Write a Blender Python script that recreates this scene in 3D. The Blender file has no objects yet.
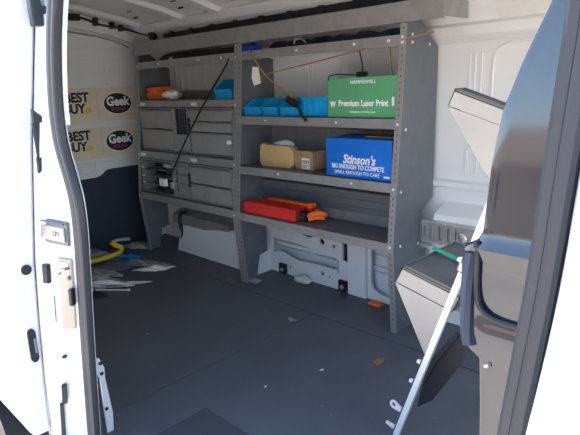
import bpy, bmesh, math, random
from mathutils import Vector, Matrix
random.seed(7)
S = bpy.context.scene
COL = S.collection
PI = math.pi

# ------------------------------------------------------------------ materials
def mat(name, col, rough=.5, metal=0., var=0., vscale=8., bump=0., bscale=60., spec=.5, coat=0., trans=0., ior=1.45, emis=None, var2=None):
    m = bpy.data.materials.new(name); m.use_nodes = True
    nt = m.node_tree; b = nt.nodes['Principled BSDF']
    c = (*col, 1.)
    b.inputs['Base Color'].default_value = c
    b.inputs['Roughness'].default_value = rough
    b.inputs['Metallic'].default_value = metal
    b.inputs['Specular IOR Level'].default_value = spec
    b.inputs['Coat Weight'].default_value = coat
    b.inputs['Coat Roughness'].default_value = .06
    b.inputs['Transmission Weight'].default_value = trans
    b.inputs['IOR'].default_value = ior
    if var > 0 or var2:
        tc = nt.nodes.new('ShaderNodeTexCoord')
        n = nt.nodes.new('ShaderNodeTexNoise'); n.inputs['Scale'].default_value = vscale
        n.inputs['Detail'].default_value = 6
        r = nt.nodes.new('ShaderNodeValToRGB')
        d2 = var2 if var2 else tuple(max(0, x*(1-var)) for x in col)
        u2 = col if var2 else tuple(min(1, x*(1+var)) for x in col)
        r.color_ramp.elements[0].position = .35; r.color_ramp.elements[0].color = (*d2, 1)
        r.color_ramp.elements[1].position = .65; r.color_ramp.elements[1].color = (*u2, 1)
        nt.links.new(tc.outputs['Object'], n.inputs['Vector'])
        nt.links.new(n.outputs['Fac'], r.inputs['Fac'])
        nt.links.new(r.outputs['Color'], b.inputs['Base Color'])
    if bump > 0:
        tc2 = nt.nodes.new('ShaderNodeTexCoord')
        n2 = nt.nodes.new('ShaderNodeTexNoise'); n2.inputs['Scale'].default_value = bscale
        bp = nt.nodes.new('ShaderNodeBump'); bp.inputs['Strength'].default_value = bump; bp.inputs['Distance'].default_value = .004
        nt.links.new(tc2.outputs['Object'], n2.inputs['Vector'])
        nt.links.new(n2.outputs['Fac'], bp.inputs['Height'])
        nt.links.new(bp.outputs['Normal'], b.inputs['Normal'])
    return m

M = {}
M['van_white'] = mat('van_white', (.74, .73, .715), .38, var=.03, vscale=3)
M['roof_white'] = mat('roof_white', (.74, .72, .69), .5, var=.08, vscale=5)
M['body_white'] = mat('body_white', (.60, .61, .62), .25, coat=.5)
M['steel'] = mat('steel_grey', (.145, .152, .165), .42, metal=.25, var=.08, vscale=14)
M['steel_light'] = mat('steel_grey_lips', (.30, .292, .28), .36, metal=.3, var=.1, vscale=20)
M['steel_cab'] = mat('cabinet_grey', (.31, .30, .29), .4, metal=.2, var=.07, vscale=12)
M['rack'] = mat('rack_putty', (.36, .335, .305), .36, metal=.25, var=.04, vscale=10)
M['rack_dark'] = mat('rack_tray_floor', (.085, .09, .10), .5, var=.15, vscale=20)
M['galv'] = mat('galvanized', (.55, .54, .52), .35, metal=.6, var=.15, vscale=30)
M['bright'] = mat('bright_metal', (.85, .85, .84), .3, metal=.4)
M['chrome'] = mat('latch_metal', (.42, .40, .36), .25, metal=.8)
M['black'] = mat('black_plastic', (.012, .013, .016), .45)
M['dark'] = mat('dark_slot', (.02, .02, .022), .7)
M['navy_trim'] = mat('dark_door_trim', (.022, .030, .048), .6)
M['seal'] = mat('seal_rubber', (.027, .028, .033), .5, bump=.2, bscale=40)
M['gloss'] = mat('gloss_dark_trim', (.020, .022, .026), .08, spec=.6, coat=.0, ior=1.6)
M['cream'] = mat('sticker_cream', (.72, .62, .50), .5, var=.04, vscale=5)
M['ink'] = mat('ink_black', (.02, .018, .022), .5)
M['ink_white'] = mat('ink_white', (.85, .85, .85), .5)
M['ink_red'] = mat('ink_maroon', (.30, .05, .12), .5)
M['yellow_tag'] = mat('ink_yellow', (.75, .55, .08), .5)
M['green'] = mat('carton_green', (.10, .34, .16), .6, var=.06, vscale=6)
M['blue_box'] = mat('carton_blue', (.005, .14, .56), .5, var=.1, vscale=9)
M['carton'] = mat('carton_brown', (.36, .235, .13), .8, var=.12, vscale=14)
M['envelope'] = mat('envelope_tan', (.55, .36, .17), .7, var=.08, vscale=10)
M['blue_bin'] = mat('bin_blue', (.01, .33, .66), .32, spec=.6)
M['blue_deep'] = mat('deep_blue', (.01, .06, .55), .4)
M['orange'] = mat('orange_plastic', (.90, .17, .03), .45, var=.1, vscale=20)
M['red'] = mat('red_plastic', (.70, .02, .02), .4, var=.05, vscale=10)
M['dark_red'] = mat('red_end_cap', (.20, .01, .012), .6)
M['bag_white'] = mat('white_plastic_bag', (.75, .72, .68), .55)
M['navy_bag'] = mat('navy_cloth', (.012, .018, .05), .75, var=.5, vscale=12, bump=.6, bscale=20)
M['brown_cord'] = mat('brown_cord', (.30, .16, .08), .6)
M['paper'] = mat('paper_white', (.80, .77, .72), .8)
M['rag'] = mat('grey_rag', (.34, .33, .30), .9, var=.35, vscale=9, bump=.8, bscale=30)
M['rag_dark'] = mat('slate_rag', (.13, .15, .18), .9, var=.3, vscale=9, bump=.8, bscale=30)
M['yellow'] = mat('yellow_plastic', (.62, .42, .04), .5)
M['green_strap'] = mat('green_strap', (.03, .36, .22), .6)
M['leaf'] = mat('dry_leaf', (.30, .15, .06), .8)
M['blue_rag'] = mat('blue_plastic', (.02, .16, .50), .5)
M['ceramic'] = mat('grey_lump', (.28, .28, .28), .7)

# floor : dark rubber with dust
def floor_material():
    m = bpy.data.materials.new('dark_floor_board'); m.use_nodes = True
    nt = m.node_tree; b = nt.nodes['Principled BSDF']; b.inputs['Roughness'].default_value = .5
    tc = nt.nodes.new('ShaderNodeTexCoord')
    n = nt.nodes.new('ShaderNodeTexNoise'); n.inputs['Scale'].default_value = 2.2; n.inputs['Detail'].default_value = 8; n.inputs['Roughness'].default_value = .65
    r = nt.nodes.new('ShaderNodeValToRGB')
    r.color_ramp.elements[0].position = .35; r.color_ramp.elements[0].color = (.068, .076, .092, 1)
    r.color_ramp.elements[1].position = .75; r.color_ramp.elements[1].color = (.118, .128, .146, 1)
    v = nt.nodes.new('ShaderNodeTexNoise'); v.inputs['Scale'].default_value = 38; v.inputs['Detail'].default_value = 4
    r2 = nt.nodes.new('ShaderNodeValToRGB')
    r2.color_ramp.elements[0].position = .68; r2.color_ramp.elements[0].color = (0, 0, 0, 1)
    r2.color_ramp.elements[1].position = .80; r2.color_ramp.elements[1].color = (.5, .5, .5, 1)
    mx = nt.nodes.new('ShaderNodeMixRGB'); mx.inputs['Color2'].default_value = (.24, .23, .22, 1)
    rr = nt.nodes.new('ShaderNodeMapRange'); rr.inputs['To Min'].default_value = .38; rr.inputs['To Max'].default_value = .62
    bp = nt.nodes.new('ShaderNodeBump'); bp.inputs['Strength'].default_value = .15; bp.inputs['Distance'].default_value = .003
    L = nt.links.new
    L(tc.outputs['Object'], n.inputs['Vector']); L(tc.outputs['Object'], v.inputs['Vector'])
    L(n.outputs['Fac'], r.inputs['Fac']); L(v.outputs['Fac'], r2.inputs['Fac'])
    L(r.outputs['Color'], mx.inputs['Color1']); L(r2.outputs['Color'], mx.inputs['Fac'])
    L(mx.outputs['Color'], b.inputs['Base Color'])
    L(n.outputs['Fac'], rr.inputs['Value']); L(rr.outputs['Result'], b.inputs['Roughness'])
    L(v.outputs['Fac'], bp.inputs['Height']); L(bp.outputs['Normal'], b.inputs['Normal'])
    return m
M['floor'] = floor_material()

# steel post with rows of punched slots (surface pattern, from UVs in metres)
def perforated(name, base, metal=.3, rough=.4, pitch=.0254, hw=.0030, hh=.0045, off=0.):
    m = bpy.data.materials.new(name); m.use_nodes = True
    nt = m.node_tree; b = nt.nodes['Principled BSDF']
    b.inputs['Metallic'].default_value = metal; b.inputs['Roughness'].default_value = rough
    uv = nt.nodes.new('ShaderNodeUVMap'); uv.uv_map = 'UVMap'
    sp = nt.nodes.new('ShaderNodeSeparateXYZ')
    def mth(op, a, b_=None):
        n = nt.nodes.new('ShaderNodeMath'); n.operation = op
        for i, v in enumerate((a, b_)):
            if v is None: continue
            if isinstance(v, (int, float)): n.inputs[i].default_value = v
            else: nt.links.new(v, n.inputs[i])
        return n.outputs[0]
    nt.links.new(uv.outputs['UV'], sp.inputs[0])
    u = mth('ABSOLUTE', mth('SUBTRACT', sp.outputs['X'], off))
    v = mth('ABSOLUTE', mth('SUBTRACT', mth('MODULO', mth('ADD', sp.outputs['Y'], 10*pitch), pitch), pitch/2))
    inside = mth('MULTIPLY', mth('LESS_THAN', u, hw), mth('LESS_THAN', v, hh))
    mx = nt.nodes.new('ShaderNodeMixRGB')
    mx.inputs['Color1'].default_value = (*base, 1); mx.inputs['Color2'].default_value = (.11, .11, .115, 1)
    nt.links.new(inside, mx.inputs['Fac']); nt.links.new(mx.outputs['Color'], b.inputs['Base Color'])
    return m
M['post'] = perforated('punched_post', (.30, .295, .285))

# ------------------------------------------------------------------ mesh helpers
class MB:
    def __init__(s): s.bm = bmesh.new()
    def box(s, x0, x1, y0, y1, z0, z1, bev=0., seg=2, rot=None, piv=None):
        r = bmesh.ops.create_cube(s.bm, size=1)
        vs = r['verts']
        for v in vs:
            v.co = Vector(((x0+x1)/2+v.co.x*(x1-x0), (y0+y1)/2+v.co.y*(y1-y0), (z0+z1)/2+v.co.z*(z1-z0)))
        if bev > 0:
            es = list({e for v in vs for e in v.link_edges})
            g = bmesh.ops.bevel(s.bm, geom=es, offset=bev, segments=seg, affect='EDGES', profile=.6)
            vs = list({v for f in g['faces'] for v in f.verts} | {v for v in vs if v.is_valid})
        if rot is not None:
            p = Vector(piv) if piv else Vector(((x0+x1)/2, (y0+y1)/2, (z0+z1)/2))
            for v in vs: v.co = p + rot @ (v.co-p)
        return s
    def prism(s, pts, d):
        """closed polygon pts (3D) extruded by vector d"""
        d = Vector(d)
        a = [s.bm.verts.new(p) for p in pts]; b = [s.bm.verts.new(Vector(p)+d) for p in pts]
        n = len(pts)
        s.bm.faces.new(a[::-1]); s.bm.faces.new(b)
        for i in range(n): s.bm.faces.new((a[i], a[(i+1) % n], b[(i+1) % n], b[i]))
        return s
    def tube(s, pts, r, n=8, smooth=2):
        pts = [Vector(p) for p in pts]
        for _ in range(smooth):
            q = [pts[0]]
            for i in range(len(pts)-1):
                q += [pts[i]*.75+pts[i+1]*.25, pts[i]*.25+pts[i+1]*.75]
            q.append(pts[-1]); pts = q
        rings = []
        up = Vector((.13, .31, .94))
        for i, p in enumerate(pts):
            t = (pts[min(i+1, len(pts)-1)]-pts[max(i-1, 0)])
            if t.length < 1e-9: t = Vector((0, 0, 1))
            t.normalize()
            a = t.cross(up)
            if a.length < .1: a = t.cross(Vector((1, 0, 0)))
            a.normalize(); b = t.cross(a)
            rr = r(i/(len(pts)-1)) if callable(r) else r
            rings.append([s.bm.verts.new(p+a*rr*math.cos(2*PI*k/n)+b*rr*math.sin(2*PI*k/n)) for k in range(n)])
        for i in range(len(rings)-1):
            for k in range(n):
                s.bm.faces.new((rings[i][k], rings[i][(k+1) % n], rings[i+1][(k+1) % n], rings[i+1][k]))
        s.bm.faces.new(rings[0][::-1]); s.bm.faces.new(rings[-1])
        return s
    def cyl(s, c, r, h, axis='Z', n=20, r2=None):
        c = Vector(c); ax = {'X': Vector((1, 0, 0)), 'Y': Vector((0, 1, 0)), 'Z': Vector((0, 0, 1))}[axis]
        a = Vector((0, 0, 1)) if axis != 'Z' else Vector((1, 0, 0)); b = ax.cross(a)
        r2 = r if r2 is None else r2
        lo = [s.bm.verts.new(c+a*r*math.cos(2*PI*k/n)+b*r*math.sin(2*PI*k/n)) for k in range(n)]
        hi = [s.bm.verts.new(c+ax*h+a*r2*math.cos(2*PI*k/n)+b*r2*math.sin(2*PI*k/n)) for k in range(n)]
        s.bm.faces.new(lo[::-1]); s.bm.faces.new(hi)
        for k in range(n): s.bm.faces.new((lo[k], lo[(k+1) % n], hi[(k+1) % n], hi[k]))
        return s
    def sweep(s, prof, x0, x1):
        """open YZ profile [(y,z)] as thick sheet along X; prof is closed polygon"""
        return s.prism([(x0, y, z) for y, z in prof], (x1-x0, 0, 0))
    def blob(s, c, rx, ry, rz, amp=.15, sub=3, seed=0):
        r = bmesh.ops.create_icosphere(s.bm, subdivisions=sub, radius=1)
        rnd = random.Random(seed); ph = [rnd.uniform(0, 6) for _ in range(9)]
        for v in r['verts']:
            p = v.co.copy()
            k = 1+amp*(math.sin(3*p.x+ph[0])*math.cos(4*p.y+ph[1])+.6*math.sin(7*p.z+ph[2]+3*p.x)+.5*math.sin(9*p.y+ph[3]+5*p.x))
            v.co = Vector(c)+Vector((p.x*rx*k, p.y*ry*k, p.z*rz*k))
        return s

def xf_parent(o, parent):
    """geometry is written in world coordinates; shift it to the parent's origin"""
    if parent is not None:
        L = Vector(parent['_o']) if '_o' in parent else Vector((0, 0, 0))
        o.parent = parent
        o.data.transform(Matrix.Translation(-L))
        o['_o'] = tuple(L)

def link(name, me, m, parent=None, smooth=False, origin=None):
    me.materials.append(M[m] if isinstance(m, str) else m)
    o = bpy.data.objects.new(name, me); COL.objects.link(o)
    if smooth:
        for p in me.polygons: p.use_smooth = True
        me.set_sharp_from_angle(angle=math.radians(40))
    if parent is not None: xf_parent(o, parent)
    elif origin is not None:
        me.transform(Matrix.Translation(-Vector(origin))); o.location = origin; o['_o'] = tuple(origin)
    return o

def build(mb, name, m, parent=None, smooth=False, origin=None):
    bmesh.ops.recalc_face_normals(mb.bm, faces=mb.bm.faces)
    me = bpy.data.meshes.new(name); mb.bm.to_mesh(me); mb.bm.free()
    return link(name, me, m, parent, smooth, origin)

def thing(name, label, cat, loc, group=None):
    o = bpy.data.objects.new(name, None); COL.objects.link(o)
    o.empty_display_size = .05
    o.location = loc; o['_o'] = tuple(loc)
    return tag(o, label, cat, group)

def tag(o, label, cat, group=None):
    o['label'] = label; o['category'] = cat
    if group: o['group'] = group
    return o

def struct(o, label=None):
    o['kind'] = 'structure'
    if label: o['label'] = label
    return o

def plate(outline, holes, thick, frame, res=1):
    """flat plate with holes: 2D outline mapped by frame(u,v,w)->xyz"""
    cu = bpy.data.curves.new('c', 'CURVE'); cu.dimensions = '2D'; cu.fill_mode = 'BOTH'; cu.extrude = thick/2
    for pl in [outline]+holes:
        sp = cu.splines.new('POLY'); sp.points.add(len(pl)-1); sp.use_cyclic_u = True
        for i, (a, b) in enumerate(pl): sp.points[i].co = (a, b, 0, 1)
    tmp = bpy.data.objects.new('t', cu)
    me = bpy.data.meshes.new_from_object(tmp)
    bpy.data.objects.remove(tmp); bpy.data.curves.remove(cu)
    me.transform(Matrix.Identity(4))
    for v in me.vertices: v.co = Vector(frame(v.co.x, v.co.y, v.co.z))
    bm = bmesh.new(); bm.from_mesh(me); bmesh.ops.recalc_face_normals(bm, faces=bm.faces); bm.to_mesh(me); bm.free()
    me.materials.clear()
    return me

def rrect(x0, x1, y0, y1, r, n=5):
    out = []
    for cx, cy, a0 in ((x1-r, y1-r, 0), (x0+r, y1-r, 90), (x0+r, y0+r, 180), (x1-r, y0+r, 270)):
        for k in range(n+1):
            a = math.radians(a0+90*k/n); out.append((cx+r*math.cos(a), cy+r*math.sin(a)))
    return out
def circ(cx, cy, r, n=16): return [(cx+r*math.cos(2*PI*k/n), cy+r*math.sin(2*PI*k/n)) for k in range(n)]

def text(s, size, m, parent, origin, U, V, name='lettering', ext=.0006, align='CENTER', squash=1., bold=0., shear=0., spacing=1.):
    """mesh lettering; U reading direction, V up, placed on a surface"""
    cu = bpy.data.curves.new('f', 'FONT'); cu.body = s; cu.size = size; cu.align_x = align; cu.align_y = 'CENTER'
    cu.extrude = ext; cu.offset = bold; cu.shear = shear; cu.space_character = spacing; cu.space_line = .85; cu.resolution_u = 3
    tmp = bpy.data.objects.new('t', cu); me = bpy.data.meshes.new_from_object(tmp)
    bpy.data.objects.remove(tmp); bpy.data.curves.remove(cu)
    U = Vector(U).normalized(); V = Vector(V).normalized(); W = U.cross(V); O = Vector(origin)
    for v in me.vertices: v.co = O+U*(v.co.x*squash)+V*v.co.y+W*v.co.z
    me.materials.clear()
    return link(name, me, m, parent)

# ------------------------------------------------------------------ body shell
PROF = [(-.35, .42), (0, .42), (.26, .43), (.45, .442), (.62, .456), (.93, .497), (1.27, .555), (1.40, .60), (1.50, .68), (1.58, .82), (1.62, 1.05), (1.63, 1.33)]
def prof_y(z):
    for (a, ya), (b, yb) in zip(PROF, PROF[1:]):
        if a <= z <= b: return ya+(yb-ya)*(z-a)/(b-a)
    return PROF[0][1]

# floor boards with an open seam along and across
fb = MB()
fb.box(-3.46, -1.590, .56, 1.732, -.03, 0, .002)
fb.box(-1.584, .30, .56, 1.732, -.03, 0, .002)
fb.box(-3.46, .30, 1.740, 2.12, -.03, 0, .002)
fb.box(-3.46, .30, .56, 2.12, -.05, -.031)
struct(build(fb, 'floor', 'floor'))

# ceiling : curved roof skin with cross bows and long rails
R_IN = [(2.11, 1.24), (2.06, 1.33), (2.0, 1.405), (1.9, 1.465), (1.75, 1.505), (1.5, 1.55), (1.33, 1.56), (1.16, 1.55), (.91, 1.505), (.78, 1.465), (.68, 1.405), (.62, 1.36)]
cb = MB()
poly = R_IN + [(y, z+.02) for y, z in R_IN[::-1]]
n = len(R_IN)
for x0, x1 in ((-3.46, .30),):
    a = [cb.bm.verts.new((x0, y, z)) for y, z in R_IN]; b = [cb.bm.verts.new((x1, y, z)) for y, z in R_IN]
    a2 = [cb.bm.verts.new((x0, y, z+.02)) for y, z in R_IN]; b2 = [cb.bm.verts.new((x1, y, z+.02)) for y, z in R_IN]
    for i in range(n-1):
        cb.bm.faces.new((a[i], a[i+1], b[i+1], b[i])); cb.bm.faces.new((a2[i], b2[i], b2[i+1], a2[i+1]))
struct(build(cb, 'ceiling', 'roof_white', smooth=True))
RR = R_IN[2:-2]
def bow(xc, w, d):
    mb = MB()
    prof = [(-w/2-.02, 0), (-w/2, -d), (w/2, -d), (w/2+.02, 0)]
    rows = []
    for y, z in RR: rows.append([mb.bm.verts.new((xc+px, y, z+pz-.001)) for px, pz in prof])
    for i in range(len(rows)-1):
        for k in range(3): mb.bm.faces.new((rows[i][k], rows[i][k+1], rows[i+1][k+1], rows[i+1][k]))
    # long beads pressed in the top of the bow
    return mb
for i, (xc, w) in enumerate(((-3.16, .05), (-2.70, .055), (-2.36, .06), (-1.88, .07), (-1.42, .06), (-.95, .07), (-.45, .07))):
    struct(build(bow(xc, w, .022), 'trim_%d' % (i+1), 'van_white', smooth=True), 'pressed roof bow running across the ceiling')
rl = MB()
rl.sweep([(1.995, 1.40), (1.99, 1.375), (1.93, 1.415), (1.88, 1.452), (1.90, 1.466)], -3.40, .28)
struct(build(rl, 'trim_8', 'van_white'), 'long roof side rail above the shelving')
# small pressed slots on the ceiling
sl = MB()
for xc, yc in ((-2.95, 1.72), (-2.88, 1.60), (-2.55, 1.80), (-2.50, 1.72), (-2.13, 1.82), (-2.08, 1.70), (-3.02, 1.80), (-1.62, 1.85)):
    z = 1.505 - (yc-1.75)*.3
    sl.box(xc-.022, xc+.022, yc-.004, yc+.004, z-.006, z+.002, rot=Matrix.Rotation(-.26, 3, 'X'))
struct(build(sl, 'trim_9', 'dark'), 'dark slots in the roof skin')

# far side wall (driver's side)
def wy(z): return 2.11 - (0 if z < .5 else 0)
wb = MB()
wb.box(-3.46, .30, 2.11, 2.14, -.02, 1.30)
def bead(x0, z0, z1, w=.012, t=.008):
    wb.box(x0-w/2, x0+w/2, 2.11-t, 2.112, z0, z1, .003)
for x0 in (-1.92, -1.885, -1.70, -1.665, -1.52, -1.42, -3.10, -3.04, -2.97, -2.80, -2.72, -2.69, -2.45, -2.42):
    bead(x0, .62, 1.20)
for x0 in (-1.035, -1.012, -.985): bead(x0, .93, 1.16, .008, .005)
# large pressed panel right of the shelving with a rounded corner
cur = [(-.935, .66), (-.94, 1.12), (-.925, 1.165), (-.88, 1.188), (-.80, 1.192), (.2, 1.19)]
wb.tube([(x, 2.108, z) for x, z in cur], .0055, 8, 2)
wb.tube([(-1.035, 2.108, .675), (-1.035, 2.108, .78), (-1.01, 2.108, .79), (-.99, 2.108, .78), (-.99, 2.108, .675)], .004, 6, 2)
wb.prism([(-3.4, 2.108, 1.20), (-3.4, 2.075, 1.225), (-3.4, 2.075, 1.262), (-3.4, 2.108, 1.29)], (3.68, 0, 0))
wb.prism([(-3.4, 2.112, .60), (-3.4, 2.09, .607), (-3.4, 2.09, .628), (-3.4, 2.112, .64)], (3.68, 0, 0))
struct(build(wb, 'wall_left', 'van_white'), 'white pressed steel inner side of the van behind the shelving')
# lower belt ledge
lb = MB()
lb.prism([(-3.4, 2.11, .54), (-3.4, 2.012, .50), (-3.4, 2.004, .48), (-3.4, 2.004, .36), (-3.4, 2.05, .34), (-3.4, 2.11, .34)], (2.27-.12, 0, 0))
lb.prism([(-1.12, 2.11, .54), (-1.12, 2.012, .50), (-1.12, 2.004, .48), (-1.12, 2.004, .36), (-1.12, 2.05, .34), (-1.12, 2.11, .34)], (1.40, 0, 0))
struct(build(lb, 'trim_10', 'van_white'), 'white belt ledge along the side wall')
# lower inner structure : pressed panel with cut-outs
fr = lambda u, v, w: (u, 2.055+w, v)
out = [(-2.30, 0), (-1.30, 0), (-1.05, 0), (-.60, 0), (.2, 0), (.2, .34), (-2.30, .34)]
holes = [
    [(-2.18, .115), (-2.10, .135), (-1.98, .10), (-1.86, .108), (-1.70, .108), (-1.70, .176), (-1.95, .195), (-2.18, .205)],
    rrect(-1.660, -1.618, .165, .325, .012),
    [(-1.48, .10), (-1.47, .06), (-1.43, .038), (-1.38, .032), (-1.20, .032), (-1.16, .05), (-1.16, .325), (-1.48, .325)],
    circ(-1.799, .242, .017), circ(-1.717, .232, .010), circ(-2.05, .045, .010), circ(-1.80, .062, .011), circ(-1.80, .13-.05, .006),
    circ(-1.56, .085, .010), circ(-1.555, .22, .005), circ(-1.75, .055, .006),
    [(-1.94, .27), (-1.925, .255), (-1.90, .25), (-1.87, .255), (-1.855, .27)],
    rrect(-1.695, -1.685, .085, .165, .004),
    rrect(-1.08, -.70, .06, .30, .04), rrect(-.58, -.1, .06, .30, .04),
]
struct(link('trim_11', plate(out, holes, .012, fr), 'van_white'), 'white pressed lower panel with round holes and openings')
pl = MB()   # ribs visible through the openings
for z in (.13, .16, .22, .27): pl.box(-1.5, -1.15, 2.09, 2.112, z-.004, z+.004, .002)
for z in (.14, .17): pl.box(-2.2, -1.7, 2.085, 2.112, z-.004, z+.004, .002)
pl.box(-1.615, -1.50, 2.03, 2.05, 0.0, .34, .006)
struct(build(pl, 'trim_12', 'van_white'), 'white ribs inside the openings of the lower wall')
for hx, hz, hr in ((-1.799, .242, .02), (-1.717, .232, .012), (-2.05, .045, .012), (-1.80, .072, .02), (-1.56, .085, .012), (-1.75, .055, .010), (-1.555, .22, .008), (-1.898, .262, .042)):  # dark squares added behind the holes, colour standing in for cavity shade
    pl_ = MB(); pl_.box(hx-hr, hx+hr, 2.064, 2.068, hz-hr, hz+hr)
    struct(build(pl_, 'trim_23', 'dark'), 'dark plate standing in for the shade behind a wall hole')
pl_ = MB(); pl_.box(-1.665, -1.612, 2.075, 2.08, .16, .33); struct(build(pl_, 'trim_24', 'dark'), 'dark plate standing in for the shade behind the tall slot')  # dark backing coloured as the shade inside the slot
# wheel arch under the drawer unit
wa = MB()
wa.prism([(-3.00, 1.93, 0), (-3.00, 1.97, .15), (-2.93, 1.985, .19), (-2.30, 1.985, .21), (-2.24, 1.97, .19), (-2.20, 1.93, 0)], (0, .17, 0))
for k in range(9): wa.box(-2.88+.075*k, -2.872+.075*k, 1.938, 1.95, .01, .13, .002, rot=Matrix.Rotation(-.26, 3, 'X'), piv=(-2.88, 1.94, .0))
struct(build(wa, 'trim_13', 'van_white'), 'white wheel arch box under the drawer cabinets')
wa = MB()
wa.prism([(-3.10, 2.10, .27), (-3.10, 1.985, .235), (-3.10, 1.975, .17), (-3.10, 2.10, .17)], (.60, 0, 0))
struct(build(wa, 'trim_14', 'steel_light'), 'grey sill above the wheel arch')
wd = MB()
wd.tube([(-2.99, 1.95, 0), (-3.00, 1.96, .06), (-2.97, 1.965, .11), (-3.02, 1.97, .20), (-3.0, 1.98, .25), (-2.94, 1.985, .26)], .012, 8)
tag(build(wd, 'cable', 'black', smooth=True), 'black wire dropping down beside the left end of the white wheel arch', 'cable')

# E-track on the ledge
lt = thing('cargo_track', 'grey slotted steel cargo track on the white wall right of the shelving', 'cargo track', (-1.03, 1.99, .42))
hs = [rrect(-1.128, -1.112, .395, .455, .006), rrect(-1.085, -1.069, .395, .455, .006), rrect(-1.044, -1.028, .395, .455, .006), circ(-.972, .425, .024), rrect(-1.155, -1.145, .40, .45, .004), rrect(-1.008, -1.002, .395, .455, .002)]
link('slotted_strip', plate([(-1.165, .378), (-.90, .378), (-.90, .472), (-1.165, .472)], hs, .004, lambda u, v, w: (u, 1.988+w, v)), 'steel_light', lt)
mb = MB(); mb.box(-1.165, -.90, 1.984, 2.003, .466, .474, .002); mb.box(-1.165, -.90, 1.984, 2.003, .376, .384, .002)
mb.box(-1.165, -.90, 1.999, 2.003, .376, .474)
build(mb, 'flange', 'galv', lt)
mb = MB(); mb.tube([(-.985, 1.983, .44), (-.965, 1.979, .436), (-.955, 1.978, .42), (-.968, 1.979, .407)], .005, 8)
build(mb, 'hook', 'bright', lt, smooth=True)
# tie-down bolts
for x, z in ((-2.095, .028), (-1.653, .028)):
    t = thing('tie_down', 'black square tie-down with a bright bolt below the red case' if x < -2 else 'black square tie-down with a bright bolt at the foot of the white wall pillar', 'tie-down', (x, 2.05, 0), 'tie-downs along the lower wall')
    mb = MB(); mb.box(x-.028, x+.028, 2.032, 2.050, z-.024, z+.034, .005); build(mb, 'plate', 'black', t)
    mb = MB(); mb.cyl((x, 2.034, z), .012, -.008, 'Y', 12); build(mb, 'bolt', 'galv', t)

# rear end wall with doors
arch = [(2.02, -.02), (2.02, 1.28), (1.99, 1.345), (1.90, 1.385), (1.78, 1.415), (1.56, 1.443), (1.33, 1.45), (1.10, 1.443), (.88, 1.415), (.76, 1.385), (.67, 1.345), (.64, 1.28), (.64, -.02)]
outer = [(2.13, -.03), (2.13, 1.22), (2.08, 1.33), (2.0, 1.42), (1.9, 1.48), (1.75, 1.52), (1.5, 1.565), (1.33, 1.575), (1.16, 1.565), (.91, 1.52), (.78, 1.48), (.68, 1.42), (.58, 1.33), (.55, 1.22), (.55, -.03)]
# frame ring is a U around the doors: closed polygon
ring = outer + arch[::-1]
mb = MB(); mb.prism([(-3.47, y, z) for y, z in ring], (.04, 0, 0))
struct(build(mb, 'wall_rear', 'van_white'), 'white frame around the rear doors')
mb = MB(); mb.prism([(-3.50, y, z) for y, z in outer], (.025, 0, 0)); struct(build(mb, 'trim_22', 'body_white'), 'outer skin of the rear doors')
half = [(2.01, -.01), (2.01, 1.275), (1.985, 1.335), (1.90, 1.375), (1.78, 1.405), (1.56, 1.433), (1.337, 1.44), (1.337, -.01)]
for k, sgn in ((1, 1), (2, -1)):
    pts = [(y if sgn > 0 else 2.66-y, z) for y, z in half]
    mb = MB(); mb.prism([(-3.455, y, z) for y, z in pts], (.02, 0, 0))
    yy = lambda y: y if sgn > 0 else 2.66-y
    def hb(y0, y1, z0, z1, t=.007):
        a, b = sorted((yy(y0), yy(y1))); mb.box(-3.437, -3.437+t, a, b, z0, z1, .003)
    hb(1.40, 1.99, 1.335, 1.342); hb(1.38, 2.0, 1.268, 1.275); hb(1.38, 2.0, .865, .872)
    for y0 in (1.735, 1.775, 1.80): hb(y0, y0+.008, 1.10, 1.26)
    for y0 in (1.70, 1.72): hb(y0, y0+.006, .88, 1.1)
    hb(1.38, 2.0, .60, .607); hb(1.74, 1.748, .86, .80)
    mb.tube([(-3.434, yy(1.52), .60), (-3.434, yy(1.53), .555), (-3.434, yy(1.57), .535), (-3.434, yy(1.62), .555), (-3.434, yy(1.63), .60)], .006, 6)
    d = struct(build(mb, 'door_%d' % k, 'van_white'), 'rear door seen from inside, white above and dark trim below')
    tp = [(1.345, 0), (1.345, .505), (1.62, .505), (1.66, .515), (1.70, .545), (1.74, .55), (2.0, .55), (2.0, 0)]
    mb = MB(); mb.prism([(-3.434, yy(y), z) for y, z in tp], (.018, 0, 0)); build(mb, 'lower_trim', 'navy_trim', d)
# header above the doors under the roof
mb = MB(); mb.prism([(-3.44, 1.30, 1.455), (-3.44, 1.60, 1.448), (-3.44, 1.80, 1.418), (-3.44, 1.98, 1.365), (-3.40, 2.0, 1.40), (-3.38, 1.78, 1.49), (-3.38, 1.55, 1.53), (-3.38, 1.30, 1.545)][:4] + [(-3.44, 2.0, 1.41), (-3.44, 1.78, 1.50), (-3.44, 1.55, 1.545), (-3.44, 1.30, 1.56)], (.10, 0, 0))
struct(build(mb, 'trim_15', 'roof_white'), 'roof header beam over the rear doors')

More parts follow.
